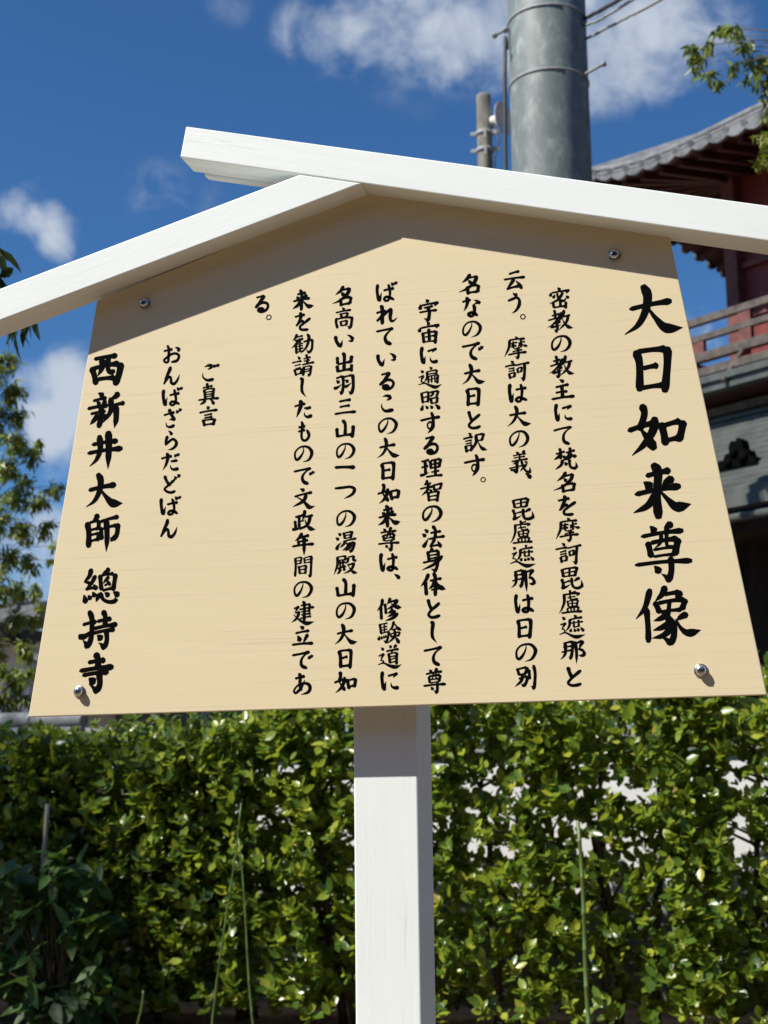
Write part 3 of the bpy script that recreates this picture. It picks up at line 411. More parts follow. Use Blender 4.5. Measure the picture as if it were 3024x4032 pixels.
def stroke_poly(kind, P, W):
    """outline (left side, right side, round caps) of one brush stroke in board coordinates (x, z)"""
    if len(P) == 2:
        a, b = P; d = b - a; L = np.linalg.norm(d); nrm = np.array([-d[1], d[0]]) / (L + 1e-9)
        bow = {'h': .02, 'p': -.05, 't': -.06, 'q': .05, 'd': .05}.get(kind, 0) * L
        P = [a, (a + b) / 2 + nrm * bow, b]
    S = crom(P, 8)
    seg = [0.0]
    for i in range(1, len(S)): seg.append(seg[-1] + np.linalg.norm(S[i] - S[i - 1]))
    L = seg[-1] + 1e-9
    pr = PROF[kind]
    ws = [W * .5 * np.interp(s / L, [a for a, _ in pr], [b for _, b in pr]) for s in seg]
    tang = [(S[min(i + 1, len(S) - 1)] - S[max(i - 1, 0)]) for i in range(len(S))]
    tang = [t / (np.linalg.norm(t) + 1e-9) for t in tang]
    nor = [np.array([-t[1], t[0]]) for t in tang]
    left = [S[i] + nor[i] * ws[i] for i in range(len(S))]
    right = [S[i] - nor[i] * ws[i] for i in range(len(S))]
    caps = []
    for end in (0, -1):
        r = ws[end]; t = tang[end] * (-1 if end == 0 else 1); c = S[end]; n = nor[end]
        # a slanted, softly rounded nib mark
        caps.append([c + r * (math.cos(w) * n * (1 if end == -1 else -1) + .5 * math.sin(w) * t) for w in np.linspace(0, math.pi, 7)[1:-1]])
    return left, right, caps
def add_char(mb, gl, quad, em, wt, y, zi):
    q = [np.array(quad[i:i + 2], float) * 1e-4 for i in (0, 2, 4, 6)]     # tl, tr, bl, br
    def mp(a, b):
        a /= 100.; b /= 100.
        return (q[0] * (1 - a) + q[1] * a) * (1 - b) + (q[2] * (1 - a) + q[3] * a) * b
    st = gl.split(';'); W0 = em * 1e-3 * wt * 1.2 * max(.62, min(1.0, (7.0 / len(st)) ** .3))
    if len(st) == 1 and st[0][0] in 'mne': W0 = em * 1e-3 * wt * 1.14
    for s in st:
        kind = s[0]; k = 1.0; s = s[1:]
        if '*' in s: s, k = s.split('*'); k = float(k)
        v = [float(a) for a in s.split()]
        yy = y - 6e-6 * zi[0]; zi[0] += 1
        if kind == 'o':
            c = mp(50, 50); R = np.linalg.norm(mp(92, 50) - c); n = 28
            ring = [(c[0] + r * math.cos(2 * math.pi * i / n), yy, c[1] + r * math.sin(2 * math.pi * i / n)) for r in (R, R * .6) for i in range(n)]
            mb.add(ring, [(i, (i + 1) % n, n + (i + 1) % n, n + i) for i in range(n)]); continue
        P = [mp(v[i] + RNG.normal(0, .7), v[i + 1] + RNG.normal(0, .7)) for i in range(0, len(v), 2)]; k *= RNG.uniform(.93, 1.08)
        L, Rr, caps = stroke_poly(kind, P, W0 * k)
        vs = []; fs = []
        for a, b in zip(L, Rr): vs += [a, b]
        for i in range(len(L) - 1): fs.append((2 * i, 2 * i + 1, 2 * i + 3, 2 * i + 2))
        n0 = len(vs); vs += caps[0]; fs.append(tuple([0, 1] + list(range(n0, n0 + 5))))
        n1 = len(vs); vs += caps[1]; e = 2 * (len(L) - 1); fs.append(tuple([e + 1, e] + list(range(n1, n1 + 5))))
        mb.add([(p[0], yy, p[1]) for p in vs], fs)
GL = dict(l.split('|', 1) for l in GLYPHS.strip().split('\n'))
# ------------------------------------------------------------------ ground
M['soil'] = simple('dry_soil', (.10, .065, .04), (.24, .165, .105), 9, .95, bumps=.8, bdist=.03, detail=8)
g = MB()
nx, ny = 60, 60
xs = np.concatenate([np.linspace(-400, -12, 8), np.linspace(-11, 11, 89), np.linspace(12, 400, 8)])
ys = np.concatenate([np.linspace(-60, -6, 6), np.linspace(-5, 12, 69), np.linspace(14, 900, 10)])
gv = [(x, y, (.018 * math.sin(x * 5.1 + y * 2.3) * math.sin(y * 4.7 - x) if abs(x) < 10 and -4 < y < 11 else 0)) for y in ys for x in xs]
gf = [(j * len(xs) + i, j * len(xs) + i + 1, (j + 1) * len(xs) + i + 1, (j + 1) * len(xs) + i) for j in range(len(ys) - 1) for i in range(len(xs) - 1)]
g.add(gv, gf, True)
go = g.build('ground', M['soil']); go['kind'] = 'structure'

# ------------------------------------------------------------------ notice board
YF = 0.0; YB = 0.012            # board front and back
PY0, PY1 = 0.052, 0.150         # post front and back
RY0, RY1 = -0.040, 0.014        # rafter front and back
nb = thing('notice_board', 'white gabled wooden notice board on a post with columns of black brush lettering', 'notice board', (0, .1, 0))
# post
xl, xr = -.0456, .0425
pb = MB()
pb.box(xl, xr, PY0, PY1, 0, 1.86)
pb.build('post', M['white_p'], nb, bevel=.0022)
# board
bl, br, tl, tr, ap = (at(*q, YF) for q in ((111, 2823), (3020, 2736), (381, 1194), (2635, 934), (1453, 763)))
bm_ = MB()
out = [bl, br, tr + np.array([0, 0, .004]), ap + np.array([0, 0, .006]), tl + np.array([0, 0, .004])]
fr = [(p[0], YF, p[2]) for p in out]; bk = [(p[0], YB, p[2]) for p in out]
bm_.add(fr + bk, [(0, 1, 2, 3, 4), (9, 8, 7, 6, 5)] + [(i, 5 + i, 5 + (i + 1) % 5, (i + 1) % 5) for i in range(5)])
board = bm_.build('board', M['board'], nb, bevel=.0012)
# battens behind the board
for z in (1.23, 1.72):
    b_ = MB(); b_.box(-.36, .36, YB, PY0, z - .02, z + .02); b_.build('batten', M['batten'], nb)
# rafters: outlines measured on the front faces
rt0, rt2, rb0, rb1, rb2 = (at(*q, RY0) for q in ((732, 497), (3024, 809), (709, 618), (1424, 725), (3024, 948)))
lt0, lt1, lb1 = (at(*q, RY0) for q in ((1180, 688), (0, 1137), (0, 1262)))
def prism(outline, mat, name):
    n = len(outline); r_ = MB()
    r_.add([(p[0], RY0, p[2]) for p in outline] + [(p[0], RY1, p[2]) for p in outline],
           [tuple(range(n)), tuple(range(2 * n - 1, n - 1, -1))] + [(i, n + i, n + (i + 1) % n, (i + 1) % n) for i in range(n)])
    return r_.build(name, mat, nb, bevel=.0016)
ext = lambda a, b, x: a + (b - a) * ((x - a[0]) / (b[0] - a[0]))
rte = ext(rt0, rt2, .66); rbe = ext(rb0, rb2, .645)
prism([rb0, rbe, rte, rt0], M['white_r'], 'rafter')
lte = ext(lt0, lt1, -.685); lbe = ext(rb1, lb1, -.67)
# the left rafter butts against the underside of the right one
eps = np.array([0, 0, -.0006])
lt0b = ext(rb0, rb2, lt0[0]) + eps; rb1b = ext(rb0, rb2, rb1[0]) + eps
prism([lbe, rb1b, lt0b, lte], M['white_l'], 'rafter')
# thin cover strip behind the raised end of the right rafter
cs = MB(); dn = np.array([0, 0, -.003]); cl_ = [ext(rb0, rb2, -.254) + dn, ext(rb0, rb2, -.03) + dn, ext(rb0, rb2, -.03) - dn * 4, ext(rb0, rb2, -.254) - dn * 4]
cs.hexa([(p[0], y, p[2]) for p, y in ((cl_[0], RY1 + .0005), (cl_[1], RY1 + .0005), (cl_[1], RY1 + .016), (cl_[0], RY1 + .016), (cl_[3], RY1 + .0005), (cl_[2], RY1 + .0005), (cl_[2], RY1 + .016), (cl_[3], RY1 + .016))])
cs.build('cover_strip', M['white_r'], nb)
# screws with washers
def make_screw(c, spin):
    s_ = MB(); nrm = (0, -1, 0)
    s_.lathe(c, nrm, [(.0018, .0042), (.0045, .0046), (.0052, .0066), (.0066, .0066), (.0084, .0056), (.0094, .0036), (.0097, .0012)], 28)
    so = s_.build('screw', M['steel'], nb)
    w_ = MB(); w_.lathe(c, nrm, [(.0001, .0088), (.0012, .0088), (.0019, .0078), (.0022, .0050)], 32); w_.build('washer', M['washer'], so)
    k_ = MB()
    for a in (spin, spin + math.pi / 2):
        ex = np.array([math.cos(a), 0, math.sin(a)])
        ez = np.array([-math.sin(a), 0, math.cos(a)])
        k_.obox(np.array(c) + np.array([0, -.0088, 0]), ex * .0036, np.array([0, .0011, 0]), ez * .0008)
    k_.build('cross_slot', M['slot'], so)
for q, sp in (((572, 1196), .4), ((2420, 1005), .9), ((314, 2724), .2), ((2760, 2641), .6)):
    make_screw(at(*q, YF), sp)
# lettering, one object per written column
zi = [0]
for em, wt_, s_ in COLUMNS:
    tb = MB()
    for tok in s_.split('|'):
        zi[0] = 0
        add_char(tb, GL[tok[0]], [float(a) for a in tok[1:].split()], em, wt_, YF - .00012, zi)
    tb.build('lettering', M['ink'], board)

# ------------------------------------------------------------------ foliage tools
def leafmat(name, stops, rough=.38, trans=.45, tcol=(.25, .38, .05), spec=.5):
    mt, nt, b = newmat(name)
    gm = nd(nt, 'ShaderNodeNewGeometry')
    c = ramp(nt, gm.outputs['Random Per Island'], stops)
    nt.links.new(c, b.inputs['Base Color'])
    b.inputs['Roughness'].default_value = rough; b.inputs['Specular IOR Level'].default_value = spec
    tr_ = nd(nt, 'ShaderNodeBsdfTranslucent')
    nt.links.new(mixrgb(nt, .6, c, tcol), tr_.inputs['Color'])
    mx = nd(nt, 'ShaderNodeMixShader'); mx.inputs[0].default_value = trans * .5
    nt.links.new(b.outputs[0], mx.inputs[1]); nt.links.new(tr_.outputs[0], mx.inputs[2])
    nt.links.new(mx.outputs[0], nt.nodes['Material Output'].inputs['Surface'])
    return mt
def leaves_mesh(name, mat, parent, base, dirv, nrm, length, width, droop=.15, fold=.18, tip=.55):
    """one mesh of many separate six-faced leaves"""
    N = len(base)
    d = dirv / np.linalg.norm(dirv, axis=1, keepdims=True)
    n = nrm - d * np.sum(nrm * d, axis=1, keepdims=True); n /= (np.linalg.norm(n, axis=1, keepdims=True) + 1e-9)
    sd = np.cross(d, n)
    L = np.asarray(length).reshape(-1, 1); W = np.asarray(width).reshape(-1, 1)
    prof = [(0, 0, 0), (.34, -.5, 0), (.68, -.42 * (tip + .45), 0), (1, 0, 0), (.68, .42 * (tip + .45), 0), (.34, .5, 0), (.34, 0, -fold), (.68, 0, -fold * .8)]
    V = np.zeros((N, 8, 3))
    for k, (a, s, h) in enumerate(prof):
        V[:, k] = base + d * (L * a) + sd * (W * s) + n * (W * h) - n * (L * droop * a * a)
    F = [(0, 1, 6), (0, 6, 5), (1, 2, 7, 6), (6, 7, 4, 5), (2, 3, 7), (7, 3, 4)]
    cnt = np.array([len(f) for f in F]); flat = np.concatenate([np.array(f) for f in F])
    loops = (flat[None, :] + 8 * np.arange(N)[:, None]).ravel()
    tot = np.tile(cnt, N); st = np.concatenate([[0], np.cumsum(tot)[:-1]])
    me = bpy.data.meshes.new(name)
    me.vertices.add(N * 8); me.loops.add(len(loops)); me.polygons.add(len(tot))
    o0 = np.array(parent['_o'])
    me.vertices.foreach_set('co', (V.reshape(-1, 3) - o0).ravel())
    me.loops.foreach_set('vertex_index', loops.astype(np.int32))
    me.polygons.foreach_set('loop_start', st.astype(np.int32)); me.polygons.foreach_set('loop_total', tot.astype(np.int32))
    me.polygons.foreach_set('use_smooth', np.ones(len(tot), dtype=bool))
    me.materials.append(mat); me.update(); me.validate()
    o = bpy.data.objects.new(name, me); COL.objects.link(o); o.parent = parent; o['_o'] = tuple(o0)
    return o
def unit(v): return v / (np.linalg.norm(v, axis=-1, keepdims=True) + 1e-9)
def rosettes(cent, axis, per, spread, lmin, lmax, ratio, up=.35):
    """leaves round each shoot tip; returns arrays for leaves_mesh"""
    B = []; D = []; Nn = []; L = []
    for c, a in zip(cent, axis):
        k = int(RNG.integers(per[0], per[1] + 1)); a = a / np.linalg.norm(a)
        t = np.cross(a, [0, 0, 1.0] if abs(a[2]) < .9 else [1.0, 0, 0]); t /= np.linalg.norm(t); b2 = np.cross(a, t)
        ph = RNG.uniform(0, 6.28)
        for i in range(k):
            w = ph + i * 2.4; el = RNG.uniform(.15, 1.15) * spread
            d = a * math.cos(el) + (t * math.cos(w) + b2 * math.sin(w)) * math.sin(el) + RNG.normal(0, .12, 3)
            B.append(c - a * (i / k) * .045 * (lmax / .05) + RNG.normal(0, .006, 3)); D.append(d)
            Nn.append(a * .8 + np.array([0, 0, up]) + RNG.normal(0, .28, 3)); L.append(RNG.uniform(lmin, lmax))
    L = np.array(L); return np.array(B), np.array(D), np.array(Nn), L, L * ratio * RNG.uniform(.85, 1.15, len(L))

HEDGE_STOPS = [(0, (.036, .080, .014)), (.3, (.080, .150, .020)), (.6, (.165, .245, .024)), (.85, (.28, .34, .03)), (.985, (.38, .40, .05)), (.999, (.36, .27, .05))]
M['hedge'] = leafmat('hedge_leaves', HEDGE_STOPS, .30, .8, (.42, .50, .03), .55)
M['bark'] = simple('brown_bark', (.045, .032, .024), (.12, .085, .06), 30, .9, (1, 1, .25), .7, .004)
M['greybark'] = simple('grey_bark', (.10, .095, .085), (.24, .22, .19), 30, .9, (1, 1, .25), .6, .004)

# ------------------------------------------------------------------ hedge: shrubs side by side in front of the white wall
def vnoise(p, s, seed):
    q = p * s + seed
    return (np.sin(q[:, 0] * 1.7 + 1.3 * np.sin(q[:, 2] * 1.1 + q[:, 1])) + np.sin(q[:, 2] * 2.1 + 1.7 * np.sin(q[:, 0] * .9)) + np.sin(q[:, 1] * 2.3 + q[:, 0] * 1.3 + q[:, 2])) / 3
HY = 4.25
def hedge_shrub(x, label, dens, top):
    h = thing('hedge_shrub', label, 'hedge shrub', (x, HY, 0), 'clipped evergreen shrubs of the hedge')
    st = MB()
    for k in range(3):
        bx = x + RNG.uniform(-.16, .16); by = HY + RNG.uniform(-.05, .15)
        p = [np.array([bx, by, -.02])]
        for j in range(1, 6): p.append(p[-1] + np.array([RNG.normal(0, .035), RNG.normal(0, .03), top / 5.6]))
        st.tube(p, [.021, .018, .015, .012, .009, .004], 7)
        for j in range(1, 5):
            for _ in range(2):
                e = p[j] + np.array([RNG.uniform(-.26, .26), RNG.uniform(-.24, .12), RNG.uniform(.08, .24)])
                st.tube([p[j], (p[j] + e) / 2 + RNG.normal(0, .015, 3), e], [.008, .006, .003], 5, False)
    st.build('stem', M['bark'], h)
    n = int(2050 * dens)
    P = np.stack([x + RNG.uniform(-.40, .40, n), HY + RNG.uniform(-.36, .30, n), RNG.uniform(.10, top + .05, n)], 1)
    # clipped top that is a little uneven, ragged bottom, open clumps inside
    topz = top + .05 * np.sin(P[:, 0] * 7.3) + .035 * np.sin(P[:, 0] * 17 + 1.1)
    keep = P[:, 2] < topz
    nz = .34 * vnoise(P, 5.0, 3.1) + .55 * vnoise(P, 11.7, 8.2) + .75 * vnoise(P, 24.0, 5.7)
    edge = (topz - P[:, 2] < .17)
    thr = np.where(P[:, 0] > -1.5, -.16 + .24 * np.exp(-((P[:, 2] - .78) / .28) ** 2), -.42) + np.where(P[:, 2] < .35, .22, 0)
    keep &= (nz > thr) | (edge & (nz > -.75))
    P = P[keep]
    ns = 34      # loose shoots above the clipped top
    S_ = np.stack([x + RNG.uniform(-.36, .36, ns), HY + RNG.uniform(-.3, .25, ns), top + RNG.uniform(-.02, .10, ns) ** 1.0], 1)
    P = np.concatenate([P, S_])
    A = np.stack([RNG.normal(0, .35, len(P)), -.75 + RNG.normal(0, .35, len(P)) - (P[:, 1] - HY), .65 + RNG.normal(0, .35, len(P)) + np.where(P[:, 2] > top - .15, .7, 0)], 1)
    Bv, D, Nn, L, W = rosettes(P, A, (6, 9), 1.15, .028, .068, .56)
    Nn = Nn + SUN_TO * .25 + np.array([0, -.35, 0]) + RNG.normal(0, .25, Nn.shape)
    leaves_mesh('foliage', M['hedge'], h, Bv, D, Nn, L, W, .18, .14, .62)
    return h
hx = [(-3.95, 'hedge shrub just outside the left edge of the picture', 1.0, 1.2), (1.15, 'hedge shrub just outside the right edge of the picture', .9, 1.38), (1.70, 'hedge shrub farthest to the right, outside the picture', .9, 1.36),
      (-3.35, 'dark glossy hedge shrub at the far left edge of the picture', 1.0, 1.20),
      (-2.75, 'shaded hedge shrub behind the big drooping leaves and the brown stake', 1.0, 1.20),
      (-2.15, 'darkest hedge shrub, in full shade under the lower left corner of the board', 1.0, 1.20),
      (-1.60, 'hedge shrub with two thin green stalks standing in front of it', .95, 1.27),
      (-1.05, 'bright hedge shrub partly hidden behind the white post', .9, 1.37),
      (-.50, 'sunlit hedge shrub just right of the white post', .86, 1.40),
      (.05, 'sunlit yellow-green hedge shrub behind the tall single green stalk', .86, 1.40),
      (.60, 'sunlit hedge shrub at the right edge of the picture with white wall showing through', .86, 1.41)]
for a in hx: hedge_shrub(*a)

# ------------------------------------------------------------------ shrub with large drooping leaves in front of the hedge, bottom left
M['bigleaf'] = leafmat('large_leaves', [(0, (.026, .062, .012)), (.6, (.05, .11, .018)), (.93, (.09, .16, .025)), (1, (.20, .24, .03))], .58, .6, (.2, .38, .05))
bs = thing('broadleaf_shrub', 'young shrub with large drooping dark green leaves at the bottom left', 'shrub', tuple(np.array(at(215, 3950, 3.75)) * np.array([1, 1, 0])))
bo = np.array(bs['_o']); sm_ = MB()
random.seed(3)
BP = [(20, 3480), (120, 3420), (210, 3390), (300, 3440), (370, 3520), (60, 3640), (200, 3560), (290, 3640), (20, 3850), (120, 3780), (330, 3800), (250, 3900), (420, 3640), (-80, 3560), (-120, 3760), (300, 3960), (110, 3960), (-60, 3950)]
BP += [(random.randint(-150, 430), random.randint(3430, 4020)) for _ in range(34)]
cen = []; ax = []
for q in BP:
    c = at(q[0], q[1] - 30, 3.75 + RNG.uniform(-.12, .12)); cen.append(c); ax.append(np.array([(c[0] - bo[0]) * .8, -.5, .35]) + RNG.normal(0, .15, 3))
    mid = (bo + c) / 2 + np.array([0, 0, .08]); sm_.tube([bo + np.array([RNG.normal(0, .02), RNG.normal(0, .02), -.02]), mid, c], [.0035, .0025, .0015], 5)
sm_.build('stem', M['bark'], bs)
Bv, D, Nn, L, W = rosettes(np.array(cen), np.array(ax), (7, 11), 1.35, .075, .13, .45, .8)
D[:, 2] -= .45
leaves_mesh('foliage', M['bigleaf'], bs, Bv, D, Nn, L, W, .3, .14, .45)

# ------------------------------------------------------------------ stake and green stalks
def pole_between(name, q0, q1, Y, r0, r1, mat, label, cat, group=None, nodes=0, to_ground=True):
    a = at(*q0, Y); b = at(*q1, Y)
    if to_ground:
        t = (a[2] + .02) / (a[2] - b[2]); b = a + (b - a) * t
    mb = MB(); n = 14; pts = []; rad = []
    for i in range(n + 1):
        t = i / n; p = a + (b - a) * t + np.array([.004 * math.sin(t * 7), 0, 0]); pts.append(p); rad.append(r0 + (r1 - r0) * t)
        if nodes and i % 2 == 1:
            pts.append(p - np.array([0, 0, .003])); rad.append((r0 + (r1 - r0) * t) * 1.28)
            pts.append(p - np.array([0, 0, .008])); rad.append(r0 + (r1 - r0) * t)
    mb.tube(pts, rad, 10)
    o = mb.build(name, mat, origin=(b[0], b[1], 0)); tag(o, label, cat, group); return o
M['stalk'] = simple('green_stalk', (.06, .10, .022), (.10, .15, .032), 14, .45, (1, 1, .2), .15, .001)
pole_between('garden_stake', (188, 3165), (160, 3480), 3.8, .010, .012, M['greybark'], 'weathered brown stake standing in the hedge at the far left', 'stake')
pole_between('plant_stalk', (2276, 3238), (2322, 4032), 3.5, .0070, .0090, M['stalk'], 'thick upright green stalk in front of the hedge right of the post', 'stalk', 'green stalks', 1)
pole_between('plant_stalk', (950, 3160), (838, 4012), 3.7, .0028, .0050, M['stalk'], 'thin green stalk leaning right, left one of the crossing pair', 'stalk', 'green stalks', 1)
pole_between('plant_stalk', (940, 3300), (998, 4032), 3.6, .0028, .0054, M['stalk'], 'thin green stalk leaning left, nearest to the white post', 'stalk', 'green stalks', 1)
pole_between('plant_stalk', (564, 3900), (550, 3995), 3.7, .004, .005, M['stalk'], 'short cut green stalk in the shaded soil at the bottom left', 'stalk', 'green stalks', 0)

# ------------------------------------------------------------------ walls behind the hedge
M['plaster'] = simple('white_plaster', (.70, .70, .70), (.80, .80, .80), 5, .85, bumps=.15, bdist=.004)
M['concrete'] = simple('grey_concrete', (.20, .195, .185), (.34, .335, .32), 22, .9, (1, 1, 3), .5, .006, detail=8)
M['tile'] = simple('grey_roof_tile', (.10, .105, .11), (.20, .205, .21), 14, .5, bumps=.2, bdist=.004)
WY = 5.0
gw = thing('garden_wall', 'white plastered garden wall with a grey concrete base behind the sunlit hedge', 'wall', (.6, WY, 0))
w_ = MB(); w_.box(-2.62, 3.2, WY, WY + .14, .46, 1.13); w_.build('plaster_panel', M['plaster'], gw)
w_ = MB(); w_.box(-2.66, 3.25, WY - .03, WY + .17, -.05, .457); w_.build('base', M['concrete'], gw)
w_ = MB(); w_.box(-2.66, 3.25, WY - .03, WY + .17, 1.133, 1.165); w_.build('cap', M['concrete'], gw)
tw = thing('tiled_wall', 'low grey wall topped with two rows of rounded roof tiles at the left', 'wall', (-4.5, WY + .15, 0))
e0 = at(322, 2830, WY + .15)
w_ = MB(); w_.box(-7.5, e0[0] - .03, WY + .08, WY + .30, -.05, e0[2] - .115); w_.build('wall_panel', M['plaster'], tw)
for dz, dy, rr, dx in ((0, .19, .042, 0), (-.075, .06, .034, .05), (-.075, .32, .034, .05)):
    w_ = MB(); x1 = e0[0] + dx
    for k in range(16):
        x0 = x1 - .30
        w_.tube([(x0, WY + dy, e0[2] + dz), (x0 + .28, WY + dy, e0[2] + dz), (x0 + .283, WY + dy, e0[2] + dz), (x1, WY + dy, e0[2] + dz)], [rr * .96, rr * .96, rr * 1.04, rr * 1.04], 14)
        x1 = x0
    w_.build('roof_tile', M['tile'], tw)
w_ = MB(); w_.box(-7.5, e0[0] + .02, WY + .0, WY + .38, e0[2] - .135, e0[2] - .112); w_.build('coping', M['tile'], tw)

# ------------------------------------------------------------------ white building and tile roofed house behind
M['render'] = simple('shade_toned_render', (.25, .28, .32), (.31, .34, .38), 3, .85, bumps=.1)  # bluish shade on the white wall is put into its base colour
M['glass'] = simple('dark_glass', (.02, .035, .035), (.03, .05, .05), 2, .08, bumps=0)
M['frame'] = simple('grey_frame', (.30, .31, .32), (.38, .39, .40), 20, .5, bumps=0)
M['darkwood'] = simple('dark_timber', (.018, .014, .012), (.04, .03, .024), 8, .7, (1, 1, .2), .3)
BY = 13.0
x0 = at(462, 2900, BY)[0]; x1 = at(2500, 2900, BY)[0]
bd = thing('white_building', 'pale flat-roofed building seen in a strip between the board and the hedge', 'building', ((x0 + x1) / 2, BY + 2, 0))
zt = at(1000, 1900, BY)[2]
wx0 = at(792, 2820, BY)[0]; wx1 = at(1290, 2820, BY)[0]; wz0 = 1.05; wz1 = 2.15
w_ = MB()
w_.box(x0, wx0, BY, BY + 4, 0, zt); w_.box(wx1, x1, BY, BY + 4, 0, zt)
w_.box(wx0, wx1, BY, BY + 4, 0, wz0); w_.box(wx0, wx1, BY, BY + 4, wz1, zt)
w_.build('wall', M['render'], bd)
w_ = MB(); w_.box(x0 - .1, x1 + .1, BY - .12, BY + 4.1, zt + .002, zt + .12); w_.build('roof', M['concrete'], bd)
wf = MB(); t = .06
wf.box(wx0, wx0 + t, BY + .02, BY + .12, wz0, wz1); wf.box(wx1 - t, wx1, BY + .02, BY + .12, wz0, wz1)
wf.box(wx0 + t, wx1 - t, BY + .02, BY + .12, wz0, wz0 + t); wf.box(wx0 + t, wx1 - t, BY + .02, BY + .12, wz1 - t, wz1)
wf.box((wx0 + wx1) / 2 - .03, (wx0 + wx1) / 2 + .03, BY + .03, BY + .11, wz0 + t, wz1 - t)
wfo = wf.build('window', M['frame'], bd)
w_ = MB(); w_.box(wx0 + t, wx1 - t, BY + .13, BY + .15, wz0 + t, wz1 - t); w_.build('pane', M['glass'], wfo)
# dark shed between the tiled wall and the white building
SY = 9.0
sx0 = at(180, 2900, SY)[0]; sx1 = at(452, 2900, SY)[0]; sz = at(380, 2600, SY)[2]
sh = thing('dark_shed', 'dark timber shed in the gap between the tiled wall and the pale building', 'shed', ((sx0 + sx1) / 2, SY + 1, 0))
w_ = MB(); w_.box(sx0, sx1, SY, SY + 2, 0, sz); w_.build('wall', M['darkwood'], sh)
w_ = MB(); w_.box(sx0 - .1, sx1 + .05, SY - .15, SY + 2.1, sz + .002, sz + .06); w_.build('roof', M['tile'], sh)
# house at the left: eave, white wall
HYY = 10.5
hw0 = at(-700, 2600, HYY)[0]; hw1 = at(118, 2600, HYY)[0]
hs = thing('tile_roofed_house', 'white walled house with a dark tiled eave behind the left tree', 'house', ((hw0 + hw1) / 2, HYY + 2, 0))
ea = at(0, 2505, HYY); eb = at(178, 2462, HYY - .5)
w_ = MB(); w_.box(hw0, hw1, HYY, HYY + 4, 0, ea[2] + .06); w_.build('wall', M['plaster'], hs)
rf = MB()
def roofstrip(x, y, z): return np.array([x, y, z])
rx0 = hw0 - .5; rx1 = eb[0] + .05; z0 = ea[2]
for k in range(12):
    xa = rx0 + (rx1 - rx0) * k / 12; xb = rx0 + (rx1 - rx0) * (k + 1) / 12
    za = z0 + .10 * max(0, (k - 6) / 6) ** 2; zb = z0 + .10 * max(0, (k - 5) / 6) ** 2
    rf.hexa([(xa, HYY - .7, za), (xb, HYY - .7, zb), (xb, HYY + 2, zb + .25), (xa, HYY + 2, za + .25),
             (xa, HYY - .7, za + .12), (xb, HYY - .7, zb + .12), (xb, HYY + 2, zb + .37), (xa, HYY + 2, za + .37)])
    rf.tube([(xa, HYY - .72, za + .14), (xa, HYY + 2, za + .39)], .05, 8)
rf.build('roof', M['tile'], hs)
w_ = MB()
for k in range(14):
    xa = rx0 + .2 + (rx1 - rx0 - .4) * k / 13
    w_.box(xa - .03, xa + .03, HYY - .6, HYY + .0, z0 - .09, z0 - .004)
w_.build('eave_rafters', M['darkwood'], hs)

# ------------------------------------------------------------------ utility pole with step bolts, conduit and cables
mt, nt, b = newmat('galvanised_steel')
nz = noise(nt, 15, (1, 1, .55), 5, .62, .35); nz2 = noise(nt, 3, (1, 1, .4), 3, .5)
c = ramp(nt, nz, [(.32, (.135, .160, .155)), (.5, (.165, .192, .185)), (.6, (.215, .245, .235)), (.72, (.31, .34, .32))])
c = mixrgb(nt, .55, c, ramp(nt, nz2, [(.3, (.72, .76, .78)), (.7, (1, 1, 1))]), 'MULTIPLY')
nt.links.new(c, b.inputs['Base Color']); b.inputs['Metallic'].default_value = .0; b.inputs['Roughness'].default_value = .55; b.inputs['Specular IOR Level'].default_value = .35
bump(nt, b, nz, .1, .002)
M['galv'] = mt
M['cable'] = simple('black_cable', (.02, .022, .024), (.04, .042, .045), 30, .6, bumps=0)
M['greycable'] = simple('grey_cable', (.22, .23, .23), (.32, .33, .33), 60, .6, bumps=0)
UY = 6.4
pc0 = at(2170, 690, UY); L_ = (at(2005 + 9, 690, UY) - at(2333, 690, UY)); PR = abs(L_[0]) / 2
pcx = (at(2014, 690, UY)[0] + at(2333, 690, UY)[0]) / 2; pcy = UY + .02
pcx_top = (at(2001, 0, UY)[0] + at(2297, 0, UY)[0]) / 2
up = thing('utility_pole', 'thick galvanised steel utility pole rising behind the roof of the notice board', 'utility pole', (pcx, pcy, 0))
zt_ = at(2150, 0, UY)[2] + 2.5
w_ = MB(); w_.tube([(pcx, pcy, -.1), (pcx, pcy, 2.0), (pcx, pcy, zt_ * .6), (pcx, pcy, zt_)], [PR * 1.03, PR, PR * .985, PR * .97], 48); w_.build('shaft', M['galv'], up)
def zpx(px, py): return at(px, py, UY - PR)[2]
for py_ in (262, 8):
    z = zpx(2150, py_); w_ = MB()
    w_.lathe((pcx, pcy, z), (0, 0, 1), [(-.007, PR + .0005), (-.006, PR + .0025), (.006, PR + .0025), (.007, PR + .0005)], 48); w_.build('band', M['greycable'] if py_ > 100 else M['greycable'], up)
def bolt(q0, q1, plate):
    a = at(*q0, UY - .08); b_ = at(*q1, UY - .16); w_ = MB()
    d = (b_ - a); ln = np.linalg.norm(d); d /= ln
    a2 = a - d * .05
    w_.tube([a2, b_], .0085, 10); w_.lathe(b_ - d * .008, d, [(0, .010), (.001, .019), (.016, .019), (.018, .012)], 6)
    w_.lathe(a + d * .0, d, [(-.01, .020), (.010, .020), (.012, .012)], 6)
    bo_ = w_.build('step_bolt', M['greycable'], up)
    if plate:
        pl = MB(); pl.obox(a - np.array([0, 0, .03]), (.03, .012, 0), (-.004, .008, 0), (0, 0, .045)); pl.build('bracket', M['galv'], bo_)
bolt((1990, 118), (1948, 140), False); bolt((2285, 302), (2378, 252), True)
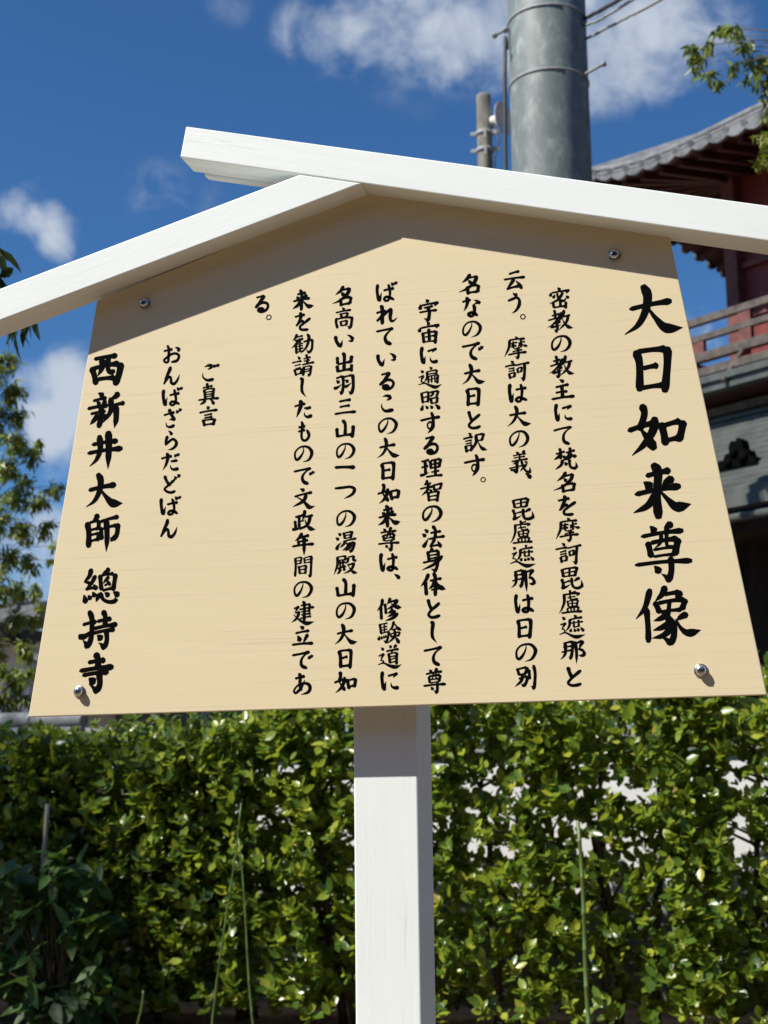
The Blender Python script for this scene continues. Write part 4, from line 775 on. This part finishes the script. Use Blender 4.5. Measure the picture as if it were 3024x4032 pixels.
# conduit on the left side, curling over the front at the top
pts = [at(1992, 690, UY), at(1990, 500, UY), at(1989, 300, UY), at(1991, 150, UY)]
pts = [np.array([p[0], pcy - .03, p[2]]) for p in pts]
pts = [np.array([pts[0][0], pcy - .03, 0.0])] + pts
for k in range(1, 6):
    w0 = math.pi + k * .16; z = zpx(2000, 120) + .05 * k
    pts.append(np.array([pcx + (PR + .012) * math.cos(w0), pcy - (PR + .012) * math.sin(w0), z]))
pts.append(pts[-1] + np.array([0, 0, 1.4]))
w_ = MB(); w_.tube(pts, .0125, 10); w_.build('conduit', M['cable'], up)
def wire(q0, q1, q2, r, mat, label):
    a = at(*q0, UY); b_ = at(*q1, UY - .3); c_ = at(*q2, UY - .7)
    ctrl = [a, b_, c_]; far = c_ + (c_ - b_) * 6
    pts = [np.array(p) for p in crom([a, b_, c_, far], 10)]
    for i, p in enumerate(pts): p += np.array([0, 0, .0022 * math.sin(i * 1.3)])
    w_ = MB(); w_.tube(pts, r, 8); o = w_.build('overhead_cable', mat, origin=tuple(a)); tag(o, label, 'cable', 'overhead cables on the pole')
wire((2292, 78), (2370, 38), (2450, -8), .0125, M['cable'], 'thick black overhead cable, uppermost of those leaving the steel pole')
wire((2292, 102), (2360, 78), (2478, 8), .0085, M['greycable'], 'grey twisted overhead cable between the black cable and the lowest one')
wire((2300, 158), (2440, 84), (2610, -4), .0085, M['greycable'], 'grey wavy overhead cable, lowest of those leaving the steel pole')

# ------------------------------------------------------------------ concrete pole and horn speaker farther back
M['polegrey'] = simple('weathered_concrete', (.13, .125, .10), (.24, .225, .185), 12, .9, (1, 1, .3), .4, .004)
M['horn'] = simple('horn_paint', (.60, .60, .56), (.68, .68, .64), 10, .45, bumps=0)
CY_ = 11.0
ptop = at(1904, 372, CY_); pbt = at(1914, 690, CY_)
cp = thing('concrete_pole', 'slim weathered concrete pole with metal clamps left of the steel pole', 'pole', (ptop[0], CY_, 0))
rC = abs(at(1875, 500, CY_)[0] - at(1934, 500, CY_)[0]) / 2
w_ = MB(); w_.tube([(ptop[0], CY_, -.1), (ptop[0], CY_, ptop[2] - .05), (ptop[0], CY_, ptop[2] - .015), (ptop[0], CY_, ptop[2])], [rC * 1.08, rC, rC * .93, rC * .72], 20); w_.build('shaft', M['polegrey'], cp)
for py_ in (515, 582):
    z = at(1905, py_, CY_ - rC)[2]; w_ = MB()
    w_.lathe((ptop[0], CY_, z), (0, 0, 1), [(-.02, rC + .002), (-.018, rC + .012), (.018, rC + .012), (.02, rC + .002)], 20)
    w_.obox((ptop[0] - rC - .03, CY_ - .02, z), (.03, 0, 0), (0, .012, 0), (0, 0, .018)); w_.obox((ptop[0] + rC + .035, CY_ - .02, z), (.035, 0, 0), (0, .014, 0), (0, 0, .02))
    w_.obox((ptop[0] + .02, CY_ - rC - .022, z - .03), (.012, 0, 0), (0, .010, 0), (0, 0, .05))
    w_.build('clamp', M['greycable'], cp)
w_ = MB(); zA = at(1905, 515, CY_)[2]
w_.tube([(ptop[0] + rC + .05, CY_ - .03, zA - .01), (ptop[0] + rC + .07, CY_ - .05, zA - .16), (ptop[0] + rC + .03, CY_ - .05, zA - .30), (ptop[0] + rC + .01, CY_ - .03, zA - .9)], .008, 6); w_.build('cord', M['cable'], cp)
hb = at(1932, 480, CY_); hf = at(1976, 472, CY_ - .05)
hsx = thing('horn_speaker', 'white public address horn speaker clamped to the concrete pole', 'loudspeaker', tuple(hb))
axx = unit(np.array([.93, -.35, -.02])); w_ = MB()
w_.lathe(hb, axx, [(-.02, .035), (.0, .045), (.045, .05), (.06, .055), (.09, .085), (.115, .125), (.135, .165), (.142, .168), (.136, .158), (.10, .08), (.05, .03), (.045, .01)], 26)
w_.build('horn', M['horn'], hsx)
w_ = MB(); w_.lathe(hb, axx, [(-.12, .02), (-.115, .04), (-.03, .043), (-.021, .04)], 20); w_.build('driver_unit', M['greycable'], hsx)
w_ = MB(); w_.obox(hb + np.array([-.02, .0, -.06]), (.05, 0, 0), (0, .012, 0), (0, 0, .012)); w_.build('mount', M['greycable'], hsx)
# ------------------------------------------------------------------ red temple tower at the right
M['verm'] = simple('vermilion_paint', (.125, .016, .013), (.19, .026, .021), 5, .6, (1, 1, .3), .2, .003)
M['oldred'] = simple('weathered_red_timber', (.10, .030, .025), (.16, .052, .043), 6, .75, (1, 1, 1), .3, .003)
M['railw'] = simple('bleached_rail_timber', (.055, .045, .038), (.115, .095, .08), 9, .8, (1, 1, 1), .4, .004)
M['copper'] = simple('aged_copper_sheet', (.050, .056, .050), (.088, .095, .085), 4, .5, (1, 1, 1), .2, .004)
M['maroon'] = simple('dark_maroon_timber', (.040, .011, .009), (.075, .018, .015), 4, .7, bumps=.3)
M['rooftile'] = simple('silver_grey_tile', (.085, .088, .092), (.19, .193, .198), 7, .5, (1, 1, 1), .3, .006)
th_ = math.radians(50.6)
TU = np.array([-math.sin(th_), math.cos(th_), 0]); TN = np.array([-math.cos(th_), -math.sin(th_), 0]); TZ = np.array([0, 0, 1.0])
TP = at(2905, 1250, 16.0); TP0 = np.array([TP[0], TP[1], 0])
def fac(px, py, off):
    d = ray(px, py); t = ((TP0 + off * TN - CAM) @ TN) / (d @ TN); Q = CAM + t * d
    return (Q - TP0) @ TU, Q[2]
def tp(a, off, z): return TP0 + a * TU + off * TN + np.array([0, 0, z])
def tbox(mb, a0, a1, o0, o1, z0, z1):
    mb.hexa([tp(a0, o0, z0), tp(a1, o0, z0), tp(a1, o1, z0), tp(a0, o1, z0), tp(a0, o0, z1), tp(a1, o0, z1), tp(a1, o1, z1), tp(a0, o1, z1)])
tt = thing('temple_tower', 'vermilion temple tower with tiled upper roof, balcony rail and copper lower roof at the right', 'temple tower', tuple(TP0))
A1 = -15.0; DEP = 6.0
E = 1.45
z_r1 = fac(2860, 1233, 1.1)[1]; z_r3 = fac(2880, 1376, 1.1)[1]
zfl = z_r3 - .16
eav_t = [fac(*q, E) for q in ((2335, 658), (2466, 632), (2605, 584), (2736, 522), (2867, 457), (3016, 383))]
eav_b = [fac(*q, E) for q in ((2352, 715), (2448, 710), (2597, 658), (2745, 597), (2824, 566), (2985, 505))]
def ez(tab, a):
    xs_ = [p[0] for p in tab][::-1]; zs_ = [p[1] for p in tab][::-1]
    return float(np.interp(a, xs_, zs_))
zE = ez(eav_b, -1.5)
# upper body
w_ = MB(); tbox(w_, A1, -.02, -DEP, -.06, zfl, zE + .5); w_.build('wall', M['verm'], tt)
for k, a in enumerate((0, -2.2, -4.4, -6.6)):
    w_ = MB(); tbox(w_, a - .10, a + .09, -.12, .09, zfl, zE + .45); w_.build('pillar', M['oldred'], tt)
w_ = MB(); tbox(w_, A1, -.12, -.055, .03, zE - .55, zE - .38); tbox(w_, A1, -.12, -.055, .02, zfl + 1.55, zfl + 1.62); tbox(w_, A1, -.12, -.055, .02, zfl + .9, zfl + .95); w_.build('cross_beam', M['oldred'], tt)
# upper roof: eave edge follows the photographed curve, rising to the corner
A = list(np.linspace(E - .02, A1, 44))
def za(a): return ez(eav_t, a) if a < .9 else ez(eav_t, .9) + (a - .9) * .30
def zb(a): return ez(eav_b, a) if a < .85 else ez(eav_b, .85) + (a - .85) * .30
w_ = MB()
w_.tube([tp(a, E - .05, za(a) - .055) for a in A], .055, 10)
w_.tube([tp(a, E + .01, za(a) - .135) for a in A], .032, 8)
w_.build('eave_roll', M['rooftile'], tt)
w_ = MB(); n_t = 60; step = .26
for k in range(n_t):
    a = E - .12 - k * step; zc = zb(a); hgt = (za(a) - .15) - zc
    # hanging tile face, scalloped lower edge, with a round tile above it
    vs = []; m_ = 7
    for o_ in (E + .035, E - .02):
        for i in range(m_):
            t = i / (m_ - 1); vs.append(tp(a - step * .5 + step * t * .985, o_, zb(a - step * .5 + step * t) + .045 * (2 * t - 1) ** 2))
        for i in range(m_):
            t = i / (m_ - 1); vs.append(tp(a - step * .5 + step * t * .985, o_, za(a - step * .5 + step * t) - .13))
    fs = []
    for s0 in (0, 2 * m_):
        for i in range(m_ - 1): fs.append((s0 + i, s0 + i + 1, s0 + m_ + i + 1, s0 + m_ + i))
    for i in range(m_ - 1): fs.append((i, 2 * m_ + i, 2 * m_ + i + 1, i + 1))
    fs.append((0, m_, 3 * m_, 2 * m_)); fs.append((m_ - 1, 3 * m_ - 1 + 0 - 0 - m_ + 0 if False else 2 * m_ + m_ - 1, 4 * m_ - 1, 2 * m_ - 1))
    w_.add(vs, fs)
    w_.tube([tp(a - step * .5, E + .05, zb(a - step * .5) + .11), tp(a - step * .5, -.3, zb(a) + .75)], .042, 8)
w_.build('eave_tile', M['rooftile'], tt)
# left side eave (edge runs away from the corner), roof skin and soffits
lside = [(E, zb(E) + .0)]
for q in ((2640, 952), (2770, 1030), (2900, 1113)):
    d = ray(*q); t = ((TP0 + E * TU - CAM) @ TU) / (d @ TU); Q = CAM + t * d; lside.append(((Q - TP0) @ TN, Q[2]))
lside.append((-DEP, lside[-1][1] - .15))
lo = np.linspace(E, -DEP, 24)
lz = [float(np.interp(o, [p[0] for p in lside][::-1], [p[1] for p in lside][::-1])) for o in lo]
rfm = MB()
rise = lambda d: .42 * d
for i in range(len(A) - 1):
    rfm.add([tp(A[i], E, zb(A[i]) + .13), tp(A[i + 1], E, zb(A[i + 1]) + .13), tp(min(A[i + 1], -2.5), -2.5, zE + 2.0), tp(min(A[i], -2.5), -2.5, zE + 2.0)], [(0, 1, 2, 3)])
for i in range(len(lo) - 1):
    rfm.add([tp(E, lo[i], lz[i] + .10), tp(E, lo[i + 1], lz[i + 1] + .10), tp(-2.5, min(lo[i + 1], -2.5), zE + 2.0), tp(-2.5, min(lo[i], -2.5), zE + 2.0)], [(0, 1, 2, 3)])
rfm.build('roof', M['rooftile'], tt)
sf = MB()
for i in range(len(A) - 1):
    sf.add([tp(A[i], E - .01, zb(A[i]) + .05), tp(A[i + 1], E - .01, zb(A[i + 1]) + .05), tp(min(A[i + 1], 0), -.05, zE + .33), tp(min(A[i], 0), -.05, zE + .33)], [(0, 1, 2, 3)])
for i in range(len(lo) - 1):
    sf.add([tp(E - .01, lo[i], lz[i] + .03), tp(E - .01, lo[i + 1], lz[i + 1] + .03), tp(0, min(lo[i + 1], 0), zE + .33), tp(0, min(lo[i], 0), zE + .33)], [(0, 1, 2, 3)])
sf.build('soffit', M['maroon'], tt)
rr = MB()
for k in range(52):
    a = E - .25 - k * .30
    p0 = tp(a, E - .12, zb(a) + .01); p1 = tp(min(a, -.0), -.05, zE + .28)
    ex = TU * .035; ez_ = np.array([0, 0, .04])
    rr.hexa([p0 - ex - ez_, p0 + ex - ez_, p1 + ex - ez_, p1 - ex - ez_, p0 - ex + ez_, p0 + ex + ez_, p1 + ex + ez_, p1 - ex + ez_])
for k in range(1, 18):
    o_ = E - k * .36; zc = float(np.interp(o_, lo[::-1], lz[::-1]))
    p0 = tp(E - .04, o_, zc - .01); p1 = tp(0, min(o_, 0), zE + .28); ex = TN * .035; ez_ = np.array([0, 0, .045])
    rr.hexa([p0 - ex - ez_, p0 + ex - ez_, p1 + ex - ez_, p1 - ex - ez_, p0 - ex + ez_, p0 + ex + ez_, p1 + ex + ez_, p1 - ex + ez_])
rr.build('rafters', M['maroon'], tt)
lt_ = MB()
for k in range(26):
    o_ = E - .1 - k * .27; zc = float(np.interp(o_, lo[::-1], lz[::-1]))
    lt_.lathe(tp(E - .02, o_, zc + .04), TU, [(0, .075), (.05, .075), (.055, .06)], 12)
lt_.build('side_eave_tile', M['copper'], tt)
# balcony: floor, rails, posts
ob = 1.1
w_ = MB(); tbox(w_, A1, ob + .16, -.06, ob + .12, zfl - .14, zfl); w_.build('balcony_floor', M['verm'], tt)
z_m = fac(2860, 1303, ob)[1]
def rail(z, hh, ww, mat):
    w_ = MB(); tbox(w_, A1, ob + .25, ob - ww, ob + ww, z - hh, z + hh)
    tbox(w_, ob - ww, ob + ww, -DEP, ob - ww - .002, z - hh, z + hh); w_.build('rail', mat, tt)
rail(z_r1, .042, .042, M['railw']); rail(z_m, .036, .036, M['railw']); rail(z_r3, .052, .05, M['railw'])
ap1 = fac(2938, 1290, ob)[0]; ap2 = fac(2752, 1365, ob)[0]
for a in (ap1, ap1 - 1.25, ap1 - 2.5, ap1 - 3.75):
    w_ = MB(); tbox(w_, a - .085, a + .085, ob - .03, ob + .03, z_r3 + .052, z_r1 - .044); w_.build('rail_post', M['oldred'], tt)
for a in (ap2, ap2 - 1.22, ap2 - 2.4):
    w_ = MB(); tbox(w_, a - .09, a + .09, ob - .028, ob + .028, z_r3 + .052, z_m - .037); w_.build('rail_post', M['oldred'], tt)
for a in (ap1 + .02, ap1 - 1.3, ap1 - 2.6):
    w_ = MB(); p0 = tp(a, ob + .05, z_r3 - .05); p1 = tp(a + .10, ob + .32, zfl - .30)
    w_.tube([p0, p1], .03, 8); w_.build('brace', M['railw'], tt)
# copper clad mouldings under the balcony
z_c = fac(2890, 1467, 1.4)[1]
w_ = MB(); tbox(w_, A1, 1.45, .6, 1.30, z_c + .10, z_c + .19); w_.build('moulding', M['railw'], tt)
w_ = MB(); tbox(w_, A1, 1.5, .6, 1.40, z_c - .03, z_c + .05); tbox(w_, A1, 1.48, .6, 1.36, z_c - .13, z_c - .033); w_.build('copper_edge', M['copper'], tt)
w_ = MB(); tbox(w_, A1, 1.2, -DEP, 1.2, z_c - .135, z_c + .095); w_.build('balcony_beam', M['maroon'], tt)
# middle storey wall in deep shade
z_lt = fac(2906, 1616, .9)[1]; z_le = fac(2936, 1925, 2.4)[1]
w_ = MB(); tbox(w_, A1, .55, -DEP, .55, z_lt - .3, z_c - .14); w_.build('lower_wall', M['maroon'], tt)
# lower roof: copper courses
lr = MB(); nco = 15
for k in range(nco):
    t0 = k / nco; t1 = (k + 1) / nco
    o0 = .75 + (2.4 - .75) * t0; o1 = .75 + (2.4 - .75) * t1
    o0 += .034; z0_ = z_lt + .05 + (z_le - z_lt - .05) * (t0 ** .92); z1_ = z_lt + .05 + (z_le - z_lt - .05) * (t1 ** .92)
    lr.hexa([tp(A1 - 1, o0, z0_ - .09), tp(o0, o0, z0_ - .09), tp(o1 + .03, o1, z1_ - .05), tp(A1 - 1, o1, z1_ - .05),
             tp(A1 - 1, o0, z0_ - .012), tp(o0, o0, z0_ - .012), tp(o1 + .03, o1, z1_ + .03), tp(A1 - 1, o1, z1_ + .03)])
lr.build('lower_roof', M['copper'], tt)
w_ = MB(); w_.hexa([tp(A1 - 1, .7, z_lt - .16), tp(.7, .7, z_lt - .16), tp(2.38, 2.38, z_le - .14), tp(A1 - 1, 2.38, z_le - .14), tp(A1 - 1, .7, z_lt - .06), tp(.7, .7, z_lt - .06), tp(2.38, 2.38, z_le - .055), tp(A1 - 1, 2.38, z_le - .055)]); w_.build('roof_boarding', M['darkwood'], tt)
w_ = MB(); tbox(w_, A1 - 1, .80, .60, .86, z_lt + .02, z_lt + .11); w_.build('flashing', M['railw'], tt)
w_ = MB(); tbox(w_, A1 - 1, 2.45, 2.28, 2.43, z_le - .17, z_le - .052); w_.build('fascia', M['copper'], tt)
w_ = MB(); w_.tube([tp(A1 - 1, 2.5, z_le - .30), tp(2.5, 2.5, z_le - .30)], .045, 10); w_.build('gutter', M['copper'], tt)
# roof ornament on the copper roof
oa, oz = fac(2910, 1850, 1.95)
w_ = MB(); c0 = tp(oa, 1.95, z_lt + (z_le - z_lt) * .70)
sil = [(-.27, 0), (-.25, .06), (-.19, .08), (-.17, .15), (-.11, .17), (-.09, .27), (-.03, .31), (.0, .25), (.05, .29), (.09, .22), (.08, .16), (.14, .15), (.17, .09), (.23, .10), (.27, .03), (.26, 0)]
fr_ = [c0 + x * TU + TN * .05 + np.array([0, 0, z - .03]) for x, z in sil]; bk_ = [p - TN * .12 for p in fr_]; n_ = len(sil)
w_.add(fr_ + bk_, [tuple(range(n_)), tuple(range(2 * n_ - 1, n_ - 1, -1))] + [(i, n_ + i, n_ + (i + 1) % n_, (i + 1) % n_) for i in range(n_)])
for (da, dz, r_) in ((-.10, .10, .075), (.02, .17, .06), (.10, .07, .06)):
    w_.lathe(c0 + da * TU + TN * .04 + np.array([0, 0, dz - .05]), TN, [(0, r_), (.03, r_ * .85), (.06, r_ * .4)], 10)
w_.build('roof_ornament', M['ink'], tt)
# ground storey: dark open hall
w_ = MB(); tbox(w_, A1, 1.3, -DEP, -.4, 0, z_lt - .31); w_.build('hall_wall', M['darkwood'], tt)
for a in (1.2, -1.0, -3.2, -5.4):
    w_ = MB(); tbox(w_, a - .13, a + .13, 1.0, 1.26, 0, z_le - .1); w_.build('hall_pillar', M['darkwood'], tt)
w_ = MB(); tbox(w_, A1, 1.4, -.4, 1.9, z_le - .34, z_le - .18); w_.build('hall_beam', M['darkwood'], tt)

# ------------------------------------------------------------------ trees
def tree(name, label, cat, base, top, trunk_r, blobs, leaf, twigs, leaves_per, lrange, ratio, mat, bark, hang=.5, group=None, droop=.25, branch_to=None):
    """blobs: (centre, radius, density); leaves sit on short twigs inside the blobs"""
    t = thing(name, label, cat, tuple(base), group)
    base = np.array(base, float); top = np.array(top, float)
    tm = MB(); n = 9; P = []
    for i in range(n):
        s = i / (n - 1); P.append(base + (top - base) * s + np.array([.05 * math.sin(s * 5 + base[0]), .05 * math.cos(s * 4), 0]) * (1 if 0 < i < n - 1 else 0))
    P[0][2] = -.05
    tm.tube(P, [trunk_r * (1.25 - .95 * i / (n - 1)) for i in range(n)], 12)
    cen = []; ax = []
    for (c, r, dn) in blobs:
        c = np.array(c, float)
        j = min(range(n), key=lambda i: abs(P[i][2] - (c[2] - .35 * np.linalg.norm((c - P[i])[:2]))))
        mid = (P[j] + c) / 2 + np.array([0, 0, .12 * np.linalg.norm(c - P[j])])
        br = crom([P[j], mid, c], 5)
        r0 = min(trunk_r * .45, .004 + .02 * r)
        tm.tube(br, [r0 * (1 - .8 * k / (len(br) - 1)) for k in range(len(br))], 6)
        k = max(2, int(twigs * dn * (r ** 2)))
        for _ in range(k):
            d = unit(RNG.normal(0, 1, 3)); e = c + d * r * RNG.uniform(.35, 1.0) ** .6
            s0 = c + (e - c) * .2
            tm.tube([s0, (s0 + e) / 2 + np.array([0, 0, .06 * r]), e], [.0045, .0035, .002], 4, False)
            ln = np.linalg.norm(e - s0); q = max(1, int(ln / (lrange[1] * 1.1)))
            for w in range(q):
                f = (w + 1) / q
                cen.append(s0 + (e - s0) * f); ax.append(d + np.array([0, 0, -hang * .5]) + RNG.normal(0, .2, 3))
    tm.build('trunk', bark, t)
    Bv, D, Nn, L, W = rosettes(np.array(cen), np.array(ax), leaves_per, 1.2, lrange[0], lrange[1], ratio, .9)
    D = unit(D); D[:, 2] -= hang
    leaves_mesh('crown', mat, t, Bv, D, Nn, L, W, droop, .12, .35)
    return t
M['lt_leaf'] = leafmat('left_tree_leaves', [(0, (.055, .105, .024)), (.4, (.105, .175, .032)), (.7, (.18, .25, .035)), (.92, (.28, .31, .035)), (1, (.30, .27, .035))], .36, .9, (.45, .50, .05))
M['rt_leaf'] = leafmat('right_tree_leaves', [(0, (.06, .10, .03)), (.5, (.10, .155, .035)), (.85, (.17, .21, .04)), (1, (.22, .20, .05))], .40, .9, (.42, .50, .07))
M['yg_leaf'] = leafmat('yellow_green_leaves', [(0, (.13, .17, .02)), (.6, (.22, .26, .025)), (1, (.33, .33, .03))], .45, .7, (.4, .45, .04))
M['nt_leaf'] = leafmat('near_tree_leaves', [(0, (.018, .035, .012)), (.6, (.03, .055, .016)), (1, (.06, .08, .02))], .35, .3, (.15, .25, .04))

def pxblob(px, py, r, Y, jit=.25):
    Yj = Y + RNG.uniform(-jit, jit); c = at(px, py, Yj)
    return (c, r / FPX * (Yj - CAM[1]) * 1.12, 1.0)
LY = 6.2
LB = [(20, 1425, 62), (-60, 1480, 90), (45, 1545, 62), (70, 1640, 52), (-40, 1650, 100), (60, 1740, 62), (20, 1850, 70), (125, 1790, 48), (150, 1745, 26), (100, 1900, 40), (-80, 1850, 110),
      (60, 1965, 66), (205, 1928, 40), (150, 1985, 52), (240, 1915, 22), (90, 2085, 62), (185, 2085, 44), (215, 2150, 26), (-30, 2060, 90), (30, 2200, 62), (120, 2215, 48), (190, 2205, 22),
      (60, 2330, 62), (140, 2330, 40), (165, 2390, 24), (-30, 2320, 90), (60, 2440, 52), (130, 2440, 36), (-50, 2560, 90), (100, 2570, 52), (60, 2680, 62), (100, 2760, 40), (20, 2770, 60), (120, 2650, 44), (10, 2640, 40), (-120, 2700, 100)]
lbs = [pxblob(*q, LY) for q in LB]
lb0 = at(-60, 2900, LY)
tree('leafy_tree', 'airy green tree with narrow drooping leaves along the left edge of the picture', 'tree', (lb0[0], lb0[1] + .1, 0), at(-20, 1480, LY + .1), .055, lbs, None, 3000, (5, 8), (.036, .066), .30, M['lt_leaf'], M['bark'], .75)
# right: branch with hanging leaflets against the sky
RY = 5.2
RB = [(2722, 190, 34), (2752, 232, 38), (2740, 268, 26), (2790, 296, 32), (2825, 330, 28), (2795, 180, 26), (2835, 120, 30), (2880, 110, 34), (2905, 140, 28), (2925, 190, 30), (2960, 170, 24), (2890, 262, 28), (2960, 235, 36), (2985, 270, 38), (3010, 230, 30),
      (2935, 318, 22), (3005, 325, 30), (3020, 365, 26), (3050, 280, 60), (3080, 180, 60), (3060, 400, 50), (3140, 300, 90), (3200, 420, 90)]
rbs = [pxblob(*q, RY, .15) for q in RB]
rb_base = at(3330, 2900, RY)
tree('ash_tree', 'green tree whose hanging leaflets reach into the top right corner against the sky', 'tree', (rb_base[0], rb_base[1], 0), at(3290, 250, RY), .07, rbs, None, 2400, (5, 7), (.045, .075), .32, M['rt_leaf'], M['greybark'], .8)
YY = 6.0
yb_ = [pxblob(*q, YY, .1) for q in ((3012, 470, 24), (3000, 540, 30), (3022, 600, 30), (2985, 640, 22), (3040, 540, 50), (3060, 620, 60), (3110, 560, 90))]
yb0 = at(3420, 2900, YY)
tree('maple_tree', 'yellow-green feathery tree at the right edge in front of the temple eave', 'tree', (yb0[0], yb0[1], 0), at(3380, 500, YY), .06, yb_, None, 3000, (7, 10), (.03, .055), .24, M['yg_leaf'], M['greybark'], .6)
# tall tree outside the left edge; it shades the left part of the hedge and a few of its leaves hang into the picture
NY = 1.25
nbs = []
for _ in range(46):
    d = unit(RNG.normal(0, 1, 3)); nbs.append((np.array([-6.55, 1.25, 5.75]) + d * np.array([1.35, 1.0, 1.25]) * RNG.uniform(.2, 1), .52, .8))
for q, r_ in (((-30, 1010), .05), ((-12, 1085), .035), ((-75, 1180), .05), ((66, 1290), .012), ((-150, 1150), .14)):
    nbs.append((at(*q, NY), r_, 6.0 if r_ < .1 else 2.5))
tree('camphor_tree', 'dark leafed tree just outside the left edge whose leaf tips hang past the white rafter', 'tree', (-4.6, 1.2, 0), (-5.9, 1.25, 5.6), .14, nbs, None, 62, (6, 9), (.055, .085), .30, M['nt_leaf'], M['bark'], .8)


# ------------------------------------------------------------------ added hall, unseen behind the camera, to keep low sky light off the board
ht = thing('sky_block_hall', 'added unseen dark hall with a tiled hip roof behind the camera, blocking low sky light', 'hall', (0, -9, 0))
w_ = MB(); w_.box(-13, 14, -14, -8, 0, 4.6); w_.build('wall', M['darkwood'], ht)
for k in range(10):
    w_ = MB(); x = -12.8 + k * 2.95; w_.box(x - .16, x + .16, -7.998, -7.70, 0, 4.4); w_.build('pillar', M['darkwood'], ht)
w_ = MB(); w_.hexa([(-15, -16, 4.55), (16, -16, 4.55), (16, -6.2, 4.55), (-15, -6.2, 4.55), (-11, -11.5, 7.2), (12, -11.5, 7.2), (12, -10.5, 7.2), (-11, -10.5, 7.2)]); w_.build('roof', M['tile'], ht)
